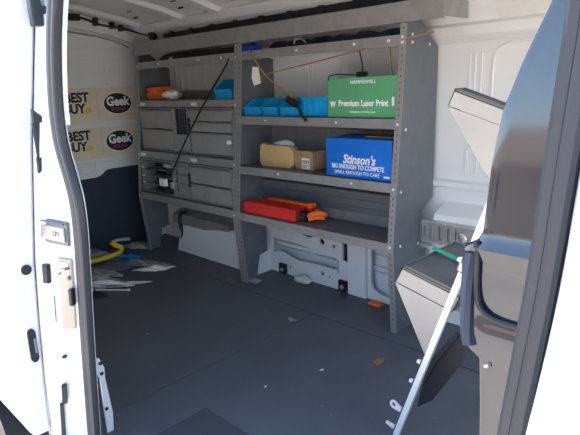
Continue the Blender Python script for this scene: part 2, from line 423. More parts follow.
# stickers on the rear door
def sticker(zc, yc, y0, y1, z0, z1, ov, oz, label):
    t = thing('magnetic_sticker', label, 'sticker', (-3.43, (y0+y1)/2, z0), 'cream stickers on the rear door')
    mb = MB(); mb.box(-3.434, -3.4255, y0, y1, z0, z1, .001); build(mb, 'backing', 'cream', t)
    mb = MB(); mb.box(-3.4258, -3.4250, 1.692, 1.696, z0+.005, z1-.005); build(mb, 'divider', 'galv', t)
    text('BEST', .082, 'ink', t, (-3.4245, yc+.02, zc+.036), (0, 1, 0), (0, 0, 1), bold=.0035, squash=.92)
    text('BUY', .082, 'ink', t, (-3.4245, yc-.003, zc-.034), (0, 1, 0), (0, 0, 1), bold=.0035, squash=.92)
    mb = MB(); mb.prism([(-3.4255, yc+.055, zc-.045), (-3.4255, yc+.085, zc-.025), (-3.4255, yc+.110, zc-.03), (-3.4255, yc+.110, zc-.062), (-3.4255, yc+.06, zc-.062)], (.0015, 0, 0))
    build(mb, 'price_tag_mark', 'yellow_tag', t)
    def oval(a, b, x0, m_, nm):
        mb = MB(); mb.prism([(x0, ov+a*math.cos(2*PI*k/40), oz+b*math.sin(2*PI*k/40)) for k in range(40)], (.0010, 0, 0)); build(mb, nm, m_, t)
    oval(.106, .073, -3.4256, 'ink_white', 'oval_rim'); oval(.101, .068, -3.4250, 'ink', 'oval_logo')
    text('Geek', .082, 'ink_white', t, (-3.4234, ov, oz+.012), (0, 1, 0), (0, 0, 1), bold=.003, squash=.92)
    text('SQUAD', .030, 'ink_red', t, (-3.4234, ov, oz-.038), (0, 1, 0), (0, 0, 1), bold=.001, squash=1.0)
sticker(.995, 1.535, 1.40, 1.965, .875, 1.095, 1.838, .985, 'upper cream sticker on the rear door with black lettering and an oval logo')
sticker(.752, 1.515, 1.40, 1.950, .630, .835, 1.822, .735, 'lower cream sticker on the rear door with black lettering and an oval logo')

# wiring loom over the rear door and along the roof rail
wl = thing('wiring_loom', 'black wiring loom clipped along the roof above the rear door and shelving', 'wiring loom', (-3.3, 1.6, 1.5))
mb = MB(); mb.tube([(-3.32, 1.55, 1.515), (-3.32, 1.62, 1.507), (-3.32, 1.70, 1.478), (-3.30, 1.78, 1.462), (-3.27, 1.86, 1.452), (-3.20, 1.93, 1.418), (-3.08, 1.965, 1.392)], .007, 8)
build(mb, 'cable_run', 'black', wl, smooth=True)
mb = MB(); mb.box(-3.35, -3.31, 1.49, 1.595, 1.492, 1.53, .004); build(mb, 'connector_box', 'black', wl)
for y, z in ((1.69, 1.485), (1.80, 1.472), (1.86, 1.46)):
    mb = MB(); mb.box(-3.335, -3.295, y-.012, y+.012, z-.02, z+.028, .005); build(mb, 'clip', 'black', wl)
mb = MB(); mb.cyl((-3.08, 1.93, 1.402), .032, .03, 'Y', 18); build(mb, 'grommet', 'black', wl, smooth=True)
mb = MB()
mb.box(-2.98, -2.55, 1.955, 1.975, 1.37, 1.410, .004); mb.box(-2.55, -1.9, 1.952, 1.972, 1.365, 1.410, .004); mb.box(-1.9, -1.08, 1.95, 1.97, 1.36, 1.41, .004)
for k in range(9): mb.box(-2.9+.2*k, -2.86+.2*k, 1.945, 1.97, 1.376, 1.414, .003)
build(mb, 'conduit', 'black', wl)

# ------------------------------------------------------------------ shelving
def yf(z):   # front edge of the end panels
    pts = [(0, 1.812), (.38, 1.780), (.66, 1.806), (.914, 1.832), (1.36, 1.872)]
    for (a, ya), (b, yb) in zip(pts, pts[1:]):
        if a <= z <= b: return ya+(yb-ya)*(z-a)/(b-a)
    return pts[-1][1]
def yb(z): return 2.092 if z > .55 else (1.996 if z < .36 or z < .5 else 2.0)
def end_panel(parent, x, t=.003, full=True, name='end_panel'):
    zz = [0, .38, .66, .914, 1.35]
    f = [(x, yf(z), z) for z in zz]
    b = [(x, 2.100, 1.20), (x, 2.100, .56), (x, 1.985, .50), (x, 1.985, .14), (x, 1.925, .13), (x, 1.895, 0)] if x < -2 else [(x, 2.068, 1.21), (x, 2.103, 1.19), (x, 2.086, .56), (x, 1.985, .50), (x, 1.985, .34), (x, 2.040, .33), (x, 2.030, 0)]
    if x < -2: b = [(x, 2.068, 1.21)]+b
    mb = MB(); mb.prism([(x, yf(1.35), 1.30)] and f + b, (t, 0, 0))
    return build(mb, name, 'steel', parent)
def post(parent, x0, x1, name='post'):
    """front flange of an end panel, with punched slots"""
    zz = [0, .38, .66, .914, 1.275]
    bm = bmesh.new(); uvl = bm.loops.layers.uv.new('UVMap')
    for (za, zb_) in zip(zz, zz[1:]):
        for yo, flip in ((0, False), (.003, True)):
            co = [(x0, za), (x1, za), (x1, zb_), (x0, zb_)]
            vs = [bm.verts.new((x, yf(z)-.0035+yo, z)) for x, z in co]
            if flip: vs = vs[::-1]; co = co[::-1]
            fc = bm.faces.new(vs)
            for lp, (x, z) in zip(fc.loops, co): lp[uvl].uv = (x-(x0+x1)/2, z)
        for xx in (x0, x1):
            bm.faces.new([bm.verts.new((xx, yf(z)-.0035+yo, z)) for z, yo in ((za, 0), (za, .003), (zb_, .003), (zb_, 0))])
    me = bpy.data.meshes.new(name); bm.to_mesh(me); bm.free()
    return link(name, me, M['post'], parent)
def shelf(parent, x0, x1, zt, lip=.040, yback=2.085, name='shelf', backlip=.05):
    y0 = yf(zt-lip/2)
    mb = MB()
    mb.box(x0, x1, y0-.001, yback, zt-.004, zt-.001)
    s = build(mb, name, 'steel', parent)
    mb = MB()
    mb.box(x0, x1, y0-.0065, y0-.002, zt-lip, zt, .0012); mb.box(x0, x1, y0-.003, y0+.014, zt-lip, zt-lip+.002)
    build(mb, 'front_lip', 'steel_light', s)
    mb = MB(); mb.box(x0, x1, yback-.003, yback, zt, zt+backlip); build(mb, 'back_lip', 'steel_light', s)
    return s
def bolt(U, x, z, y=None):
    y = yf(z)-.0035 if y is None else y
    mb = MB(); mb.cyl((x, y, z), .006, -.004, 'Y', 10); build(mb, 'bolt', 'bright', U)
def sbolt(U, x, y, z):
    mb = MB(); mb.cyl((x, y, z), .006, .004, 'X', 10); build(mb, 'bolt', 'bright', U)

UA = thing('shelving_unit', 'grey steel shelving unit on the left holding the drawer cabinets', 'shelving unit', (-2.68, 1.95, 0), 'grey steel shelving units along the far wall')
UB = thing('shelving_unit', 'grey steel shelving unit on the right with three open shelves of boxes and bins', 'shelving unit', (-1.67, 1.95, 0), 'grey steel shelving units along the far wall')
end_panel(UA, -3.168); end_panel(UA, -2.174)
end_panel(UB, -2.166); end_panel(UB, -1.177)
post(UA, -3.170, -3.140); post(UA, -2.198, -2.170); post(UB, -2.168, -2.140); post(UB, -1.202, -1.174)
for z in (.999, .686, .416):
    shelf(UA, -3.165, -2.177, z, .044 if z < .9 else .038, 2.08 if z > .5 else 1.98)
for z, ybk in ((.914, 2.075), (.658, 2.06), (.410, 1.982)):
    shelf(UB, -2.163, -1.180, z, .040, ybk)
# back panels behind the two lower bays
mb = MB(); mb.box(-2.163, -1.180, 1.978, 1.981, .458, .56); mb.prism([(-2.163, 1.978, .56), (-2.163, 2.055, .60), (-2.163, 2.058, .60), (-2.163, 1.981, .558)], (.983, 0, 0))
mb.box(-2.163, -1.180, 2.055, 2.058, .60, .653)
for z in (.485, .52): mb.box(-2.163, -1.180, 1.974, 1.979, z-.003, z+.003, .001)
build(mb, 'back_panel', 'steel', UB)
mb = MB(); mb.box(-2.163, -1.180, 2.068, 2.071, .709, .873)
for z in (.74, .775, .81, .84): mb.box(-2.163, -1.180, 2.064, 2.069, z-.003, z+.003, .001)
build(mb, 'back_panel', 'steel_light', UB)
# top tray and header of both units
for U, x0, x1, hx0, hx1 in ((UA, -3.165, -2.177, -3.20, -2.172), (UB, -2.163, -1.180, -2.168, -1.022)):
    y0 = yf(1.21)
    mb = MB(); mb.box(x0, x1, y0, 2.06, 1.206, 1.209); mb.box(x0, x1, y0-.006, y0-.002, 1.192, 1.234, .0012); build(mb, 'top_tray', 'steel_light', U)
    y0 = yf(1.31)
    mb = MB(); mb.box(hx0, hx1, y0-.008, y0-.004, 1.278, 1.353, .0012); mb.box(hx0, hx1, y0-.006, y0+.03, 1.351, 1.354); mb.box(hx0, hx1, y0-.006, y0+.012, 1.278, 1.280)
    if U is UB: mb.box(-1.0245, -1.022, y0-.006, 2.05, 1.284, 1.352)
    build(mb, 'header_rail', 'steel_light', U)
for z in (.395, .635, .893, 1.205, 1.225): bolt(UB, -1.188, z)
for z, y in ((1.205, 1.90), (1.235, 1.90), (1.20, 2.03), (.62, 1.83), (.87, 1.86), (.39, 1.83), (.37, 1.97)): sbolt(UB, -1.1745, y, z)
for x in (-1.5, -1.95): bolt(UB, x, .895, yf(.895)-.006); bolt(UB, x+.1, .64, yf(.64)-.006)
for z in (.4, .64, .89, 1.21): sbolt(UB, -2.163, 2.02 if z > .5 else 1.95, z+.06)
for x in (-2.05, -1.75, -1.42, -1.25): bolt(UB, x, 1.215, yf(1.21)-.006)
for z in (.39, .66, .97, 1.21): bolt(UA, -2.184, z); bolt(UA, -3.155, z)
for x in (-2.9, -2.5, -2.3): bolt(UA, x, 1.215, yf(1.21)-.006)
# foot flange of the shared upright
mb = MB(); mb.box(-2.163, -2.10, 1.825, 1.88, .001, .004); mb.cyl((-2.135, 1.85, .004), .009, .008, 'Z', 10)
build(mb, 'foot_bracket', 'galv', UB)

# drawer cabinets
def cabinet(x0, x1, z0, z1, label, spec):
    ym = yf((z0+z1)/2)+.004
    t = thing('drawer_cabinet', label, 'drawer cabinet', ((x0+x1)/2, 1.93, z0), 'grey drawer cabinets in the left shelving unit')
    mb = MB()
    w = .006; yk = 1.975
    mb.box(x0, x0+w, ym, yk, z0, z1); mb.box(x1-w, x1, ym, yk, z0, z1)
    mb.box(x0, x1, ym, yk, z1-w, z1); mb.box(x0, x1, ym, yk, z0, z0+w); mb.box(x0, x1, yk-.004, yk, z0, z1)
    build(mb, 'body', 'steel_cab', t)
    spec(t, x0, x1, z0, z1, ym)
    return t
def drawer(t, x0, x1, z0, z1, ym, lab=False, pull=True):
    mb = MB(); mb.box(x0, x1, ym-.002, ym+.004, z0, z1, .0015)
    # top edge rolled forward as a finger pull
    if pull: mb.prism([(x0+.004, ym-.002, z1-.012), (x0+.004, ym-.010, z1-.006), (x0+.004, ym-.010, z1-.002), (x0+.004, ym-.002, z1-.002)], (x1-x0-.008, 0, 0))
    mb.box(x0+.004, x1-.004, ym+.004, ym+.09, z0+.01, z0+.013)
    return build(mb, 'drawer', 'steel_cab', t)
def label_strip(t, x, z, y):
    mb = MB(); mb.box(x, x+.055, y-.002, y, z-.007, z+.007); build(mb, 'label_card', 'paper', t)
def spec_ul(t, x0, x1, z0, z1, ym):
    xs = -2.775
    drawer(t, x0+.01, xs, .832, z1-.012, ym); drawer(t, x0+.01, xs, z0+.012, .824, ym)
    mb = MB(); mb.box(xs+.004, xs+.034, ym-.003, ym+.006, z0, z1, .002); mb.box(x1-.012, x1, ym-.003, ym+.006, z0, z1, .002)
    mb.box(xs+.034, x1-.012, ym-.003, ym+.004, z0+.012, .800, .002); build(mb, 'divider_frame', 'steel_light', t)
    mb = MB(); mb.box(xs+.046, x1-.024, ym-.0045, ym-.003, z0+.024, .79); build(mb, 'lower_plate', 'steel_cab', t)
    mb = MB(); mb.box(xs+.034, x1-.012, ym+.02, ym+.024, .80, z1-.006); build(mb, 'recess', 'dark', t)
    mb = MB()
    for k in range(1, 4): mb.box(xs+.034+.026*k, xs+.037+.026*k, ym+.012, ym+.016, .80, z1-.006)
    for k in range(1, 6): mb.box(xs+.034, x1-.012, ym+.012, ym+.016, .80+.025*k, .802+.025*k)
    build(mb, 'wire_grille', 'steel', t)
    mb = MB(); mb.cyl((x1-.02, ym-.004, .775), .008, -.01, 'Y', 12); build(mb, 'knob', 'bright', t, smooth=True)
def spec_ur(t, x0, x1, z0, z1, ym):
    for a, b in ((.883, z1-.012), (.824, .877), (z0+.010, .818)): drawer(t, x0+.014, x1-.012, a, b, ym)
    mb = MB(); mb.box(x0-.004, x0+.012, ym-.008, ym+.004, .82, .90, .002); build(mb, 'latch_bar', 'black', t)
    mb = MB(); mb.cyl((x1-.03, ym-.004, .775), .013, -.018, 'Y', 14, .010); build(mb, 'lock_knob', 'bag_white', t, smooth=True)
def spec_ll(t, x0, x1, z0, z1, ym):
    xs = -2.775
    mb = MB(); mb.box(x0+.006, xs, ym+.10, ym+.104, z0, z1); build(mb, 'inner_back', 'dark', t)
    mb = MB()
    for z in (z0+.05, z0+.10, z0+.15, z1-.02):
        mb.box(x0+.006, xs, ym+.006, ym+.09, z, z+.003); mb.box(x0+.006, x0+.02, ym, ym+.09, z, z+.014)
    build(mb, 'slide_rail', 'steel_cab', t)
    for z in (z0+.055, z0+.10, z0+.155):
        mb = MB(); mb.box(x0+.010, x0+.028, ym-.003, ym+.002, z, z+.010); build(mb, 'stop_tab', 'bright', t)
    mb = MB(); mb.box(xs, xs+.03, ym-.003, ym+.006, z0, z1, .002); mb.box(x1-.014, x1, ym-.003, ym+.006, z0, z1, .002)
    for z in (z0, .50, .55, .60): mb.box(xs+.03, x1-.014, ym-.003, ym+.004, z, z+.012, .001)
    build(mb, 'divider_frame', 'steel_light', t)
    mb = MB(); mb.box(xs+.03, x1-.014, ym+.012, ym+.016, z0, z1-.006); build(mb, 'recess', 'steel_cab', t)
    mb = MB(); mb.box(xs-.085, xs+.0, ym-.008, ym, .595, .615, .002); build(mb, 'bracket', 'galv', t)
    mb = MB(); mb.box(xs-.02, xs+.01, ym-.01, ym, .47, .51, .002); build(mb, 'bracket', 'galv', t)
def spec_lr(t, x0, x1, z0, z1, ym):
    for a, b in ((.528, z1-.012), (z0+.010, .520)): drawer(t, x0+.014, x1-.012, a, b, ym)
    mb = MB(); mb.box(x0-.004, x0+.012, ym-.008, ym+.004, .50, .58, .002); build(mb, 'latch_bar', 'black', t)
cabinet(-3.132, -2.606, .690, .955, 'upper left drawer cabinet with two deep drawers and a dark wire grille recess', spec_ul)
cabinet(-2.602, -2.206, .690, .955, 'upper right drawer cabinet with three drawers and a white lock knob', spec_ur)
cabinet(-3.132, -2.606, .420, .636, 'lower left cabinet standing open and dark with its drawers missing', spec_ll)
cabinet(-2.602, -2.206, .420, .636, 'lower right drawer cabinet with two closed drawers', spec_lr)
for x, z in ((-3.12, .978), (-2.57, .978), (-3.12, .664), (-2.57, .664)):
    mb = MB(); y = yf(z)-.008; mb.box(x, x+.055, y-.0015, y, z-.012, z+.008)
    w = ('upper' if z > .9 else 'middle')+' shelf lip above the '+('left' if x < -3 else 'right')
    tag(build(mb, 'label_card', 'paper', origin=(x, y, z)), 'small white label card on the %s cabinets' % w, 'label card', 'label cards on the shelf lips')

# ------------------------------------------------------------------ goods on shelves
# green carton
g = thing('paper_carton', 'green paper carton with white lettering on the upper right shelf', 'box', (-1.38, 1.94, .915))
mb = MB(); mb.box(-1.566, -1.205, 1.846, 2.05, .9155, 1.083, .003); build(mb, 'carton', 'green', g)
mb = MB(); mb.box(-1.566, -1.205, 1.93, 1.934, 1.083, 1.0845); build(mb, 'tape_seam', 'steel', g)
yg = 1.8452
text('HAMMERMILL', .021, 'ink_white', g, (-1.372, yg, 1.062), (1, 0, 0), (0, 0, 1), squash=1.05)
text('Premium Laser Print', .036, 'ink_white', g, (-1.375, yg, .975), (1, 0, 0), (0, 0, 1), bold=.0009, squash=.86)
text('multipurpose printing paper', .012, 'ink_white', g, (-1.375, yg, .940), (1, 0, 0), (0, 0, 1))
for x in (-1.535, -1.222):
    mb = MB(); s_ = .018
    if x < -1.5: mb.prism([(x-s_, yg+.0006, .985), (x-.006, yg+.0006, .958), (x, yg+.0006, .975), (x+.006, yg+.0006, .958), (x+s_, yg+.0006, .985), (x+.008, yg+.0006, .980), (x, yg+.0006, .986), (x-.008, yg+.0006, .980)], (0, -.0012, 0))
    else: mb.box(x-.006, x+.004, yg-.0006, yg+.0006, .965, 1.0, .002)
    build(mb, 'logo_mark', 'ink_white', g)
# blue carton
g = thing('blue_carton', 'bright blue carton with white lettering on the middle right shelf', 'box', (-1.37, 1.92, .659))
mb = MB(); mb.box(-1.562, -1.212, 1.822, 2.03, .6595, .828, .003); build(mb, 'carton', 'blue_box', g)
mb = MB(); mb.box(-1.40, -1.22, 1.90, 2.02, .828, .834, .002); build(mb, 'top_flap', 'carton', g)
yg = 1.8212
text("Stinson's", .054, 'ink_white', g, (-1.380, yg, .738), (1, 0, 0), (0, 0, 1), bold=.0012, shear=.25, squash=.9)
text('BIG ENOUGH TO COMPETE', .028, 'ink_white', g, (-1.388, yg, .7055), (1, 0, 0), (0, 0, 1), bold=.0006, squash=.80)
text('SMALL ENOUGH TO CARE', .022, 'ink_white', g, (-1.392, yg, .680), (1, 0, 0), (0, 0, 1), squash=.92)
mb = MB(); mb.box(-1.250, -1.222, yg-.0006, yg+.0006, .672, .680); build(mb, 'white_mark', 'ink_white', g)
# tan padded envelope box + cardboard box
g = thing('padded_envelope', 'open tan padded envelope with white filling on the middle right shelf', 'envelope', (-1.95, 1.9, .659))
mb = MB(); mb.prism([(-2.050, 1.865, .678), (-2.035, 1.865, .660), (-1.835, 1.865, .660), (-1.812, 1.865, .685), (-1.812, 1.865, .745), (-1.835, 1.865, .768), (-2.03, 1.865, .772), (-2.050, 1.865, .735)], (0, .03, 0)); build(mb, 'front_face', 'envelope', g)
mb = MB(); mb.prism([(-2.088, 1.90, .758), (-2.055, 1.90, .664), (-1.82, 1.90, .660), (-1.82, 1.90, .765), (-2.06, 1.90, .775)], (0, .012, 0)); build(mb, 'back_flap', 'carton', g)
mb = MB(); mb.blob((-1.93, 1.925, .755), .07, .03, .035, .12, 3, 2); build(mb, 'filling', 'paper', g, smooth=True)
g = thing('cardboard_box', 'small brown cardboard box with a white barcode label on the middle right shelf', 'box', (-1.75, 1.93, .659))
mb = MB(); mb.box(-1.806, -1.69, 1.875, 1.97, .6595, .748, .002); mb.box(-1.80, -1.69, 1.866, 1.877, .742, .752, .001); build(mb, 'carton', 'carton', g)
mb = MB(); mb.box(-1.762, -1.712, 1.8738, 1.875, .664, .716); build(mb, 'shipping_label', 'paper', g)
mb = MB()
for k in range(6): mb.box(-1.756+.007*k, -1.753+.007*k+.001*(k % 2), 1.8732, 1.8738, .69, .708)
mb.box(-1.757, -1.72, 1.8732, 1.8738, .680, .683); mb.box(-1.757, -1.73, 1.8732, 1.8738, .672, .675)
build(mb, 'barcode', 'ink', g)

# blue bins : one bin built, the rest copied
def make_bin(label):
    t = thing('storage_bin', label, 'storage bin', (0, 0, 0), 'blue plastic storage bins')
    W, D, H, w = .118, .15, .082, .0035
    mb = MB()
    mb.box(-W/2, W/2, 0, D, 0, w)
    mb.prism([(-W/2, 0, w), (-W/2, D, w), (-W/2, D, H), (-W/2, .06, H), (-W/2, .045, H-.012), (-W/2, .0, .042)], (w, 0, 0))
    mb.prism([(W/2-w, 0, w), (W/2-w, D, w), (W/2-w, D, H), (W/2-w, .06, H), (W/2-w, .045, H-.012), (W/2-w, .0, .042)], (w, 0, 0))
    mb.box(-W/2, W/2, D-w, D, w, H); mb.box(-W/2, W/2, 0, w, w, .042)
    build(mb, 'tub', 'blue_bin', t)
    mb = MB(); mb.box(-W/2, W/2, -.006, 0, .036, .043, .0015); mb.box(-W/2-.002, W/2+.002, D-.006, D+.003, H-.008, H, .002)
    mb.box(-W/2-.002, -W/2+.004, .058, D, H-.004, H+.001, .001); mb.box(W/2-.004, W/2+.002, .058, D, H-.004, H+.001, .001); build(mb, 'rim', 'blue_bin', t)
    mb = MB(); mb.box(-.030, .030, -.003, -.0005, .008, .030); build(mb, 'card_slot', 'blue_bin', t)
    mb = MB(); mb.box(-W/2+.01, W/2-.01, .02, D-.01, w, .035, .006); build(mb, 'contents', 'rag_dark', t)
    return t
def dup(root, loc, rz, label, sc=1.):
    r = root.copy(); COL.objects.link(r); r.location = loc; r.rotation_euler = (0, 0, rz); r['label'] = label; r.scale = (sc, sc, sc)
    for ch in list(root.children):
        c = ch.copy(); COL.objects.link(c); c.parent = r
    return r
b0 = make_bin('blue storage bin at the left end of the upper right shelf')
b0.location = (-2.088, 1.864, .9155); b0.rotation_euler = (0, 0, .05)
dup(b0, (-1.955, 1.862, .9155), -.02, 'blue storage bin, second from the left on the upper right shelf')
dup(b0, (-1.820, 1.862, .9155), .05, 'blue storage bin, third from the left on the upper right shelf, behind the plug')
dup(b0, (-2.325, 1.872, 1.0005), .05, 'blue storage bin alone on the shelf above the drawer cabinets', 1.25)
# ribbed blue bin
g = thing('ribbed_bin', 'blue ribbed plastic bin directly left of the green carton', 'storage bin', (-1.66, 1.94, .915))
mb = MB(); mb.box(-1.742, -1.582, 1.868, 2.03, .9155, .990, .004); build(mb, 'tub', 'blue_bin', g)
mb = MB(); mb.box(-1.745, -1.579, 1.862, 2.032, .990, 1.004, .003); build(mb, 'rim', 'blue_bin', g)
for k in range(5):
    mb = MB(); mb.box(-1.730+.035*k, -1.722+.035*k, 1.861, 1.869, .918, .990, .002); build(mb, 'rib', 'blue_bin', g)
# left unit top shelf : orange case and white bag
g = thing('orange_case', 'orange plastic case at the left end of the shelf above the drawers', 'case', (-3.06, 1.93, 1.0))
mb = MB(); mb.box(-3.130, -2.965, 1.885, 1.99, 1.0003, 1.080, .014, 3); build(mb, 'body', 'orange', g, smooth=True)
mb = MB(); mb.box(-3.132, -2.963, 1.883, 1.992, 1.052, 1.058, .002); build(mb, 'lid_seam', 'dark_red', g)
mb = MB(); mb.box(-3.075, -3.02, 1.878, 1.886, 1.04, 1.065, .003); build(mb, 'catch', 'orange', g)
mb = MB(); mb.blob((-2.872, 1.91, 1.030), .078, .05, .032, .10, 3, 5)
tag(build(mb, 'plastic_bag', 'bag_white', smooth=True, origin=(-2.872, 1.91, 1.0)), 'crumpled white plastic bag beside the orange case above the drawers', 'plastic bag')
# red case
g = thing('red_case', 'long red plastic case lying on the lowest right shelf', 'case', (-1.95, 1.85, .411))
mb = MB(); mb.box(-2.135, -1.748, 1.800, 1.875, .4105, .473, .006); mb.box(-2.125, -1.76, 1.797, 1.802, .448, .452); build(mb, 'body', 'red', g)
mb = MB(); mb.box(-1.750, -1.744, 1.803, 1.872, .414, .470, .004); build(mb, 'end_cap', 'dark_red', g)
mb = MB(); mb.box(-1.742, -1.715, 1.83, 1.868, .411, .46, .004); build(mb, 'hinge_block', 'black', g)
g = thing('orange_level', 'orange tool with a black-striped handle behind the red case', 'tool', (-1.88, 1.93, .411))
mb = MB(); mb.box(-2.09, -1.72, 1.885, 1.94, .4105, .478, .006); build(mb, 'body', 'red', g)
mb = MB(); mb.box(-2.02, -1.725, 1.883, 1.915, .478, .488, .002); mb.box(-1.74, -1.715, 1.88, 1.92, .47, .494, .003); build(mb, 'top_strip', 'orange', g)
mb = MB(); mb.tube([(-1.705, 1.85, .44), (-1.69, 1.84, .448), (-1.65, 1.85, .462), (-1.625, 1.88, .455), (-1.64, 1.90, .44), (-1.68, 1.90, .45), (-1.70, 1.90, .46)], .012, 8)
mb.tube([(-1.70, 1.845, .424), (-1.66, 1.86, .437), (-1.64, 1.89, .430)], .010, 8); build(mb, 'strap', 'orange', g, smooth=True)

# things in the top trays
g = thing('tool_bag', 'navy cloth tool bag lying long in the top tray of the right shelving unit', 'bag', (-1.6, 1.95, 1.21))
mb = MB()
for k in range(6): mb.blob((-1.95+.13*k, 1.965, 1.243), .085, .055, .028, .10, 3, k)
build(mb, 'body', 'navy_bag', g, smooth=True)
mb = MB(); mb.tube([(-1.82, 1.91, 1.25), (-1.80, 1.90, 1.272), (-1.76, 1.90, 1.268), (-1.74, 1.91, 1.245)], .005, 8); build(mb, 'handle', 'rag', g, smooth=True)
mb = MB(); mb.cyl((-2.156, 1.892, 1.238), .027, .10, 'X', 18)
tag(build(mb, 'blue_roll', 'blue_deep', smooth=True, origin=(-2.10, 1.892, 1.21)), 'bright blue roll beside the middle upright in the top tray', 'roll')
g = thing('coiled_cable', 'black coiled cable with a small white tag in the left top tray', 'cable', (-2.7, 1.95, 1.21))
mb = MB()
for k in range(5):
    mb.tube([(-3.08+.02*k, 1.96, 1.226+.008*k), (-2.9, 1.91+.012*k, 1.232+.009*k), (-2.6, 1.93+.01*k, 1.230+.009*k), (-2.35, 1.92+.015*k, 1.230+.008*k), (-2.22, 1.98, 1.228+.007*k)], .014, 8)
build(mb, 'cord', 'black', g, smooth=True)
mb = MB(); mb.box(-2.86, -2.82, 1.90, 1.902, 1.236, 1.252); build(mb, 'tag', 'paper', g)

# cords
g = thing('power_cord', 'black power cord hanging diagonally in front of the drawer cabinets', 'cord', (-2.22, 1.82, 1.19))
mb = MB(); mb.tube([(-2.225, 1.842, 1.205), (-2.232, 1.832, 1.175), (-2.375, 1.812, 1.025), (-2.48, 1.80, .91), (-2.61, 1.79, .76), (-2.735, 1.785, .605), (-2.82, 1.785, .520), (-2.80, 1.785, .60), (-2.95, 1.785, .58), (-3.06, 1.79, .57)], .0055, 8); build(mb, 'wire', 'black', g, smooth=True)
mb = MB(); mb.box(-2.885, -2.825, 1.765, 1.79, .482, .528, .004); build(mb, 'plug', 'paper', g)
mb = MB(); mb.box(-2.93, -2.83, 1.77, 1.80, .445, .470, .004); build(mb, 'adapter', 'black', g)
g = thing('extension_cord', 'brown cord with a dark plug hanging over the blue bins', 'cord', (-1.9, 1.8, 1.1))
mb = MB(); mb.tube([(-2.085, 1.865, 1.236), (-2.05, 1.84, 1.225), (-1.99, 1.825, 1.165), (-1.93, 1.815, 1.113), (-1.84, 1.815, 1.055), (-1.77, 1.815, 1.015), (-1.75, 1.815, 1.0)], .0045, 8)
mb.tube([(-1.985, 1.822, 1.10), (-1.90, 1.82, 1.120), (-1.66, 1.835, 1.150), (-1.42, 1.85, 1.186), (-1.30, 1.86, 1.205), (-1.15, 1.858, 1.222), (-1.08, 1.90, 1.235)], .003, 8)
build(mb, 'wire', 'brown_cord', g, smooth=True)
mb = MB(); mb.box(-1.785, -1.725, 1.80, 1.83, .972, 1.003, .004, rot=Matrix.Rotation(.5, 3, 'Y')); build(mb, 'plug', 'black', g)
mb = MB(); mb.tube([(-1.735, 1.815, .975), (-1.70, 1.808, .945), (-1.678, 1.805, .915), (-1.66, 1.805, .90)], .006, 8); build(mb, 'lead', 'black', g, smooth=True)
mb = MB(); mb.prism([(-2.010, 1.81, 1.155), (-1.968, 1.81, 1.15), (-1.955, 1.81, 1.075), (-2.005, 1.81, 1.065), (-2.02, 1.81, 1.10)], (0, .0012, 0)); build(mb, 'paper_tag', 'paper', g)
mb = MB(); mb.tube([(-1.555, 1.84, 1.075), (-1.55, 1.84, 1.095), (-1.50, 1.86, 1.098), (-1.42, 1.88, 1.09), (-1.40, 1.89, 1.10), (-1.43, 1.90, 1.20)], .003, 6)
mb.box(-1.425, -1.385, 1.87, 1.90, 1.084, 1.105, .004)
tag(build(mb, 'thin_wire', 'black', smooth=True, origin=(-1.5, 1.86, 1.085)), 'thin black wire draped over the top of the green carton', 'wire')
mb = MB(); mb.tube([(-1.275, 1.90, 1.205), (-1.275, 1.905, 1.15), (-1.28, 1.92, 1.10), (-1.285, 1.94, 1.085)], .0025, 6)
tag(build(mb, 'thin_wire', 'brown_cord', smooth=True, origin=(-1.28, 1.92, 1.09)), 'thin brown wire hanging behind the right end of the green carton', 'wire')

# ------------------------------------------------------------------ leaning rack
LR = thing('leaning_rack', 'putty grey metal rack with two trays leaning beside the door opening', 'rack', (-.80, 1.27, 0))
ang = .328
def RX(d): return Matrix.Rotation(d, 3, 'Y')
# punched angle post, leaning
p0 = Vector((-.797, 1.224, 0.0)); p1 = Vector((-.470, 1.243, .985))
ax = (p1-p0).normalized(); sd = Vector((ax.z, 0, -ax.x))
mb = MB(); w = .007
mb.prism([p0-sd*w, p0+sd*w, p1+sd*w, p1-sd*w], (0, .003, 0))
mb.prism([p0+sd*w, p0+sd*(w+.003), p1+sd*(w+.003), p1+sd*w], (0, .014, 0))
build(mb, 'post', 'bright', LR)
# slot tabs along the post
for t_, big in ((.095, True), (.02, False), (.20, False), (.27, False), (.60, False)):
    c = p0+ax*(t_/ax.z) - sd*.012
    if big:
        mb = MB()
        pts = []
        for k in range(14):
            a = PI/2 + PI*k/13
            pts.append((c-sd*.035) + sd*(.017*math.cos(a)) + ax*(.017*math.sin(a)))
        me = plate([(0, -.009), (0, .009), (-.022, .013)]+[(-.026+.014*math.cos(PI/2+PI*k/8), .014*math.sin(PI/2+PI*k/8)) for k in range(9)]+[(-.022, -.013)], [circ(-.026, 0, .007, 12)], .004, lambda u, v, w_, c=c: tuple(c+sd*u+ax*v+Vector((0, w_, 0))))
        link('eyelet_tab', me, 'bright', LR)
    else:
        mb.bm.free() if False else None
        mb = MB(); q = c
        mb.prism([q+ax*.012, q-ax*.004, q-sd*(.03 if t_ < .1 else .010)-ax*.004, q-sd*(.03 if t_ < .1 else .010)+ax*.006], (0, .004, 0)); build(mb, 'hook_tab', 'bright', LR)
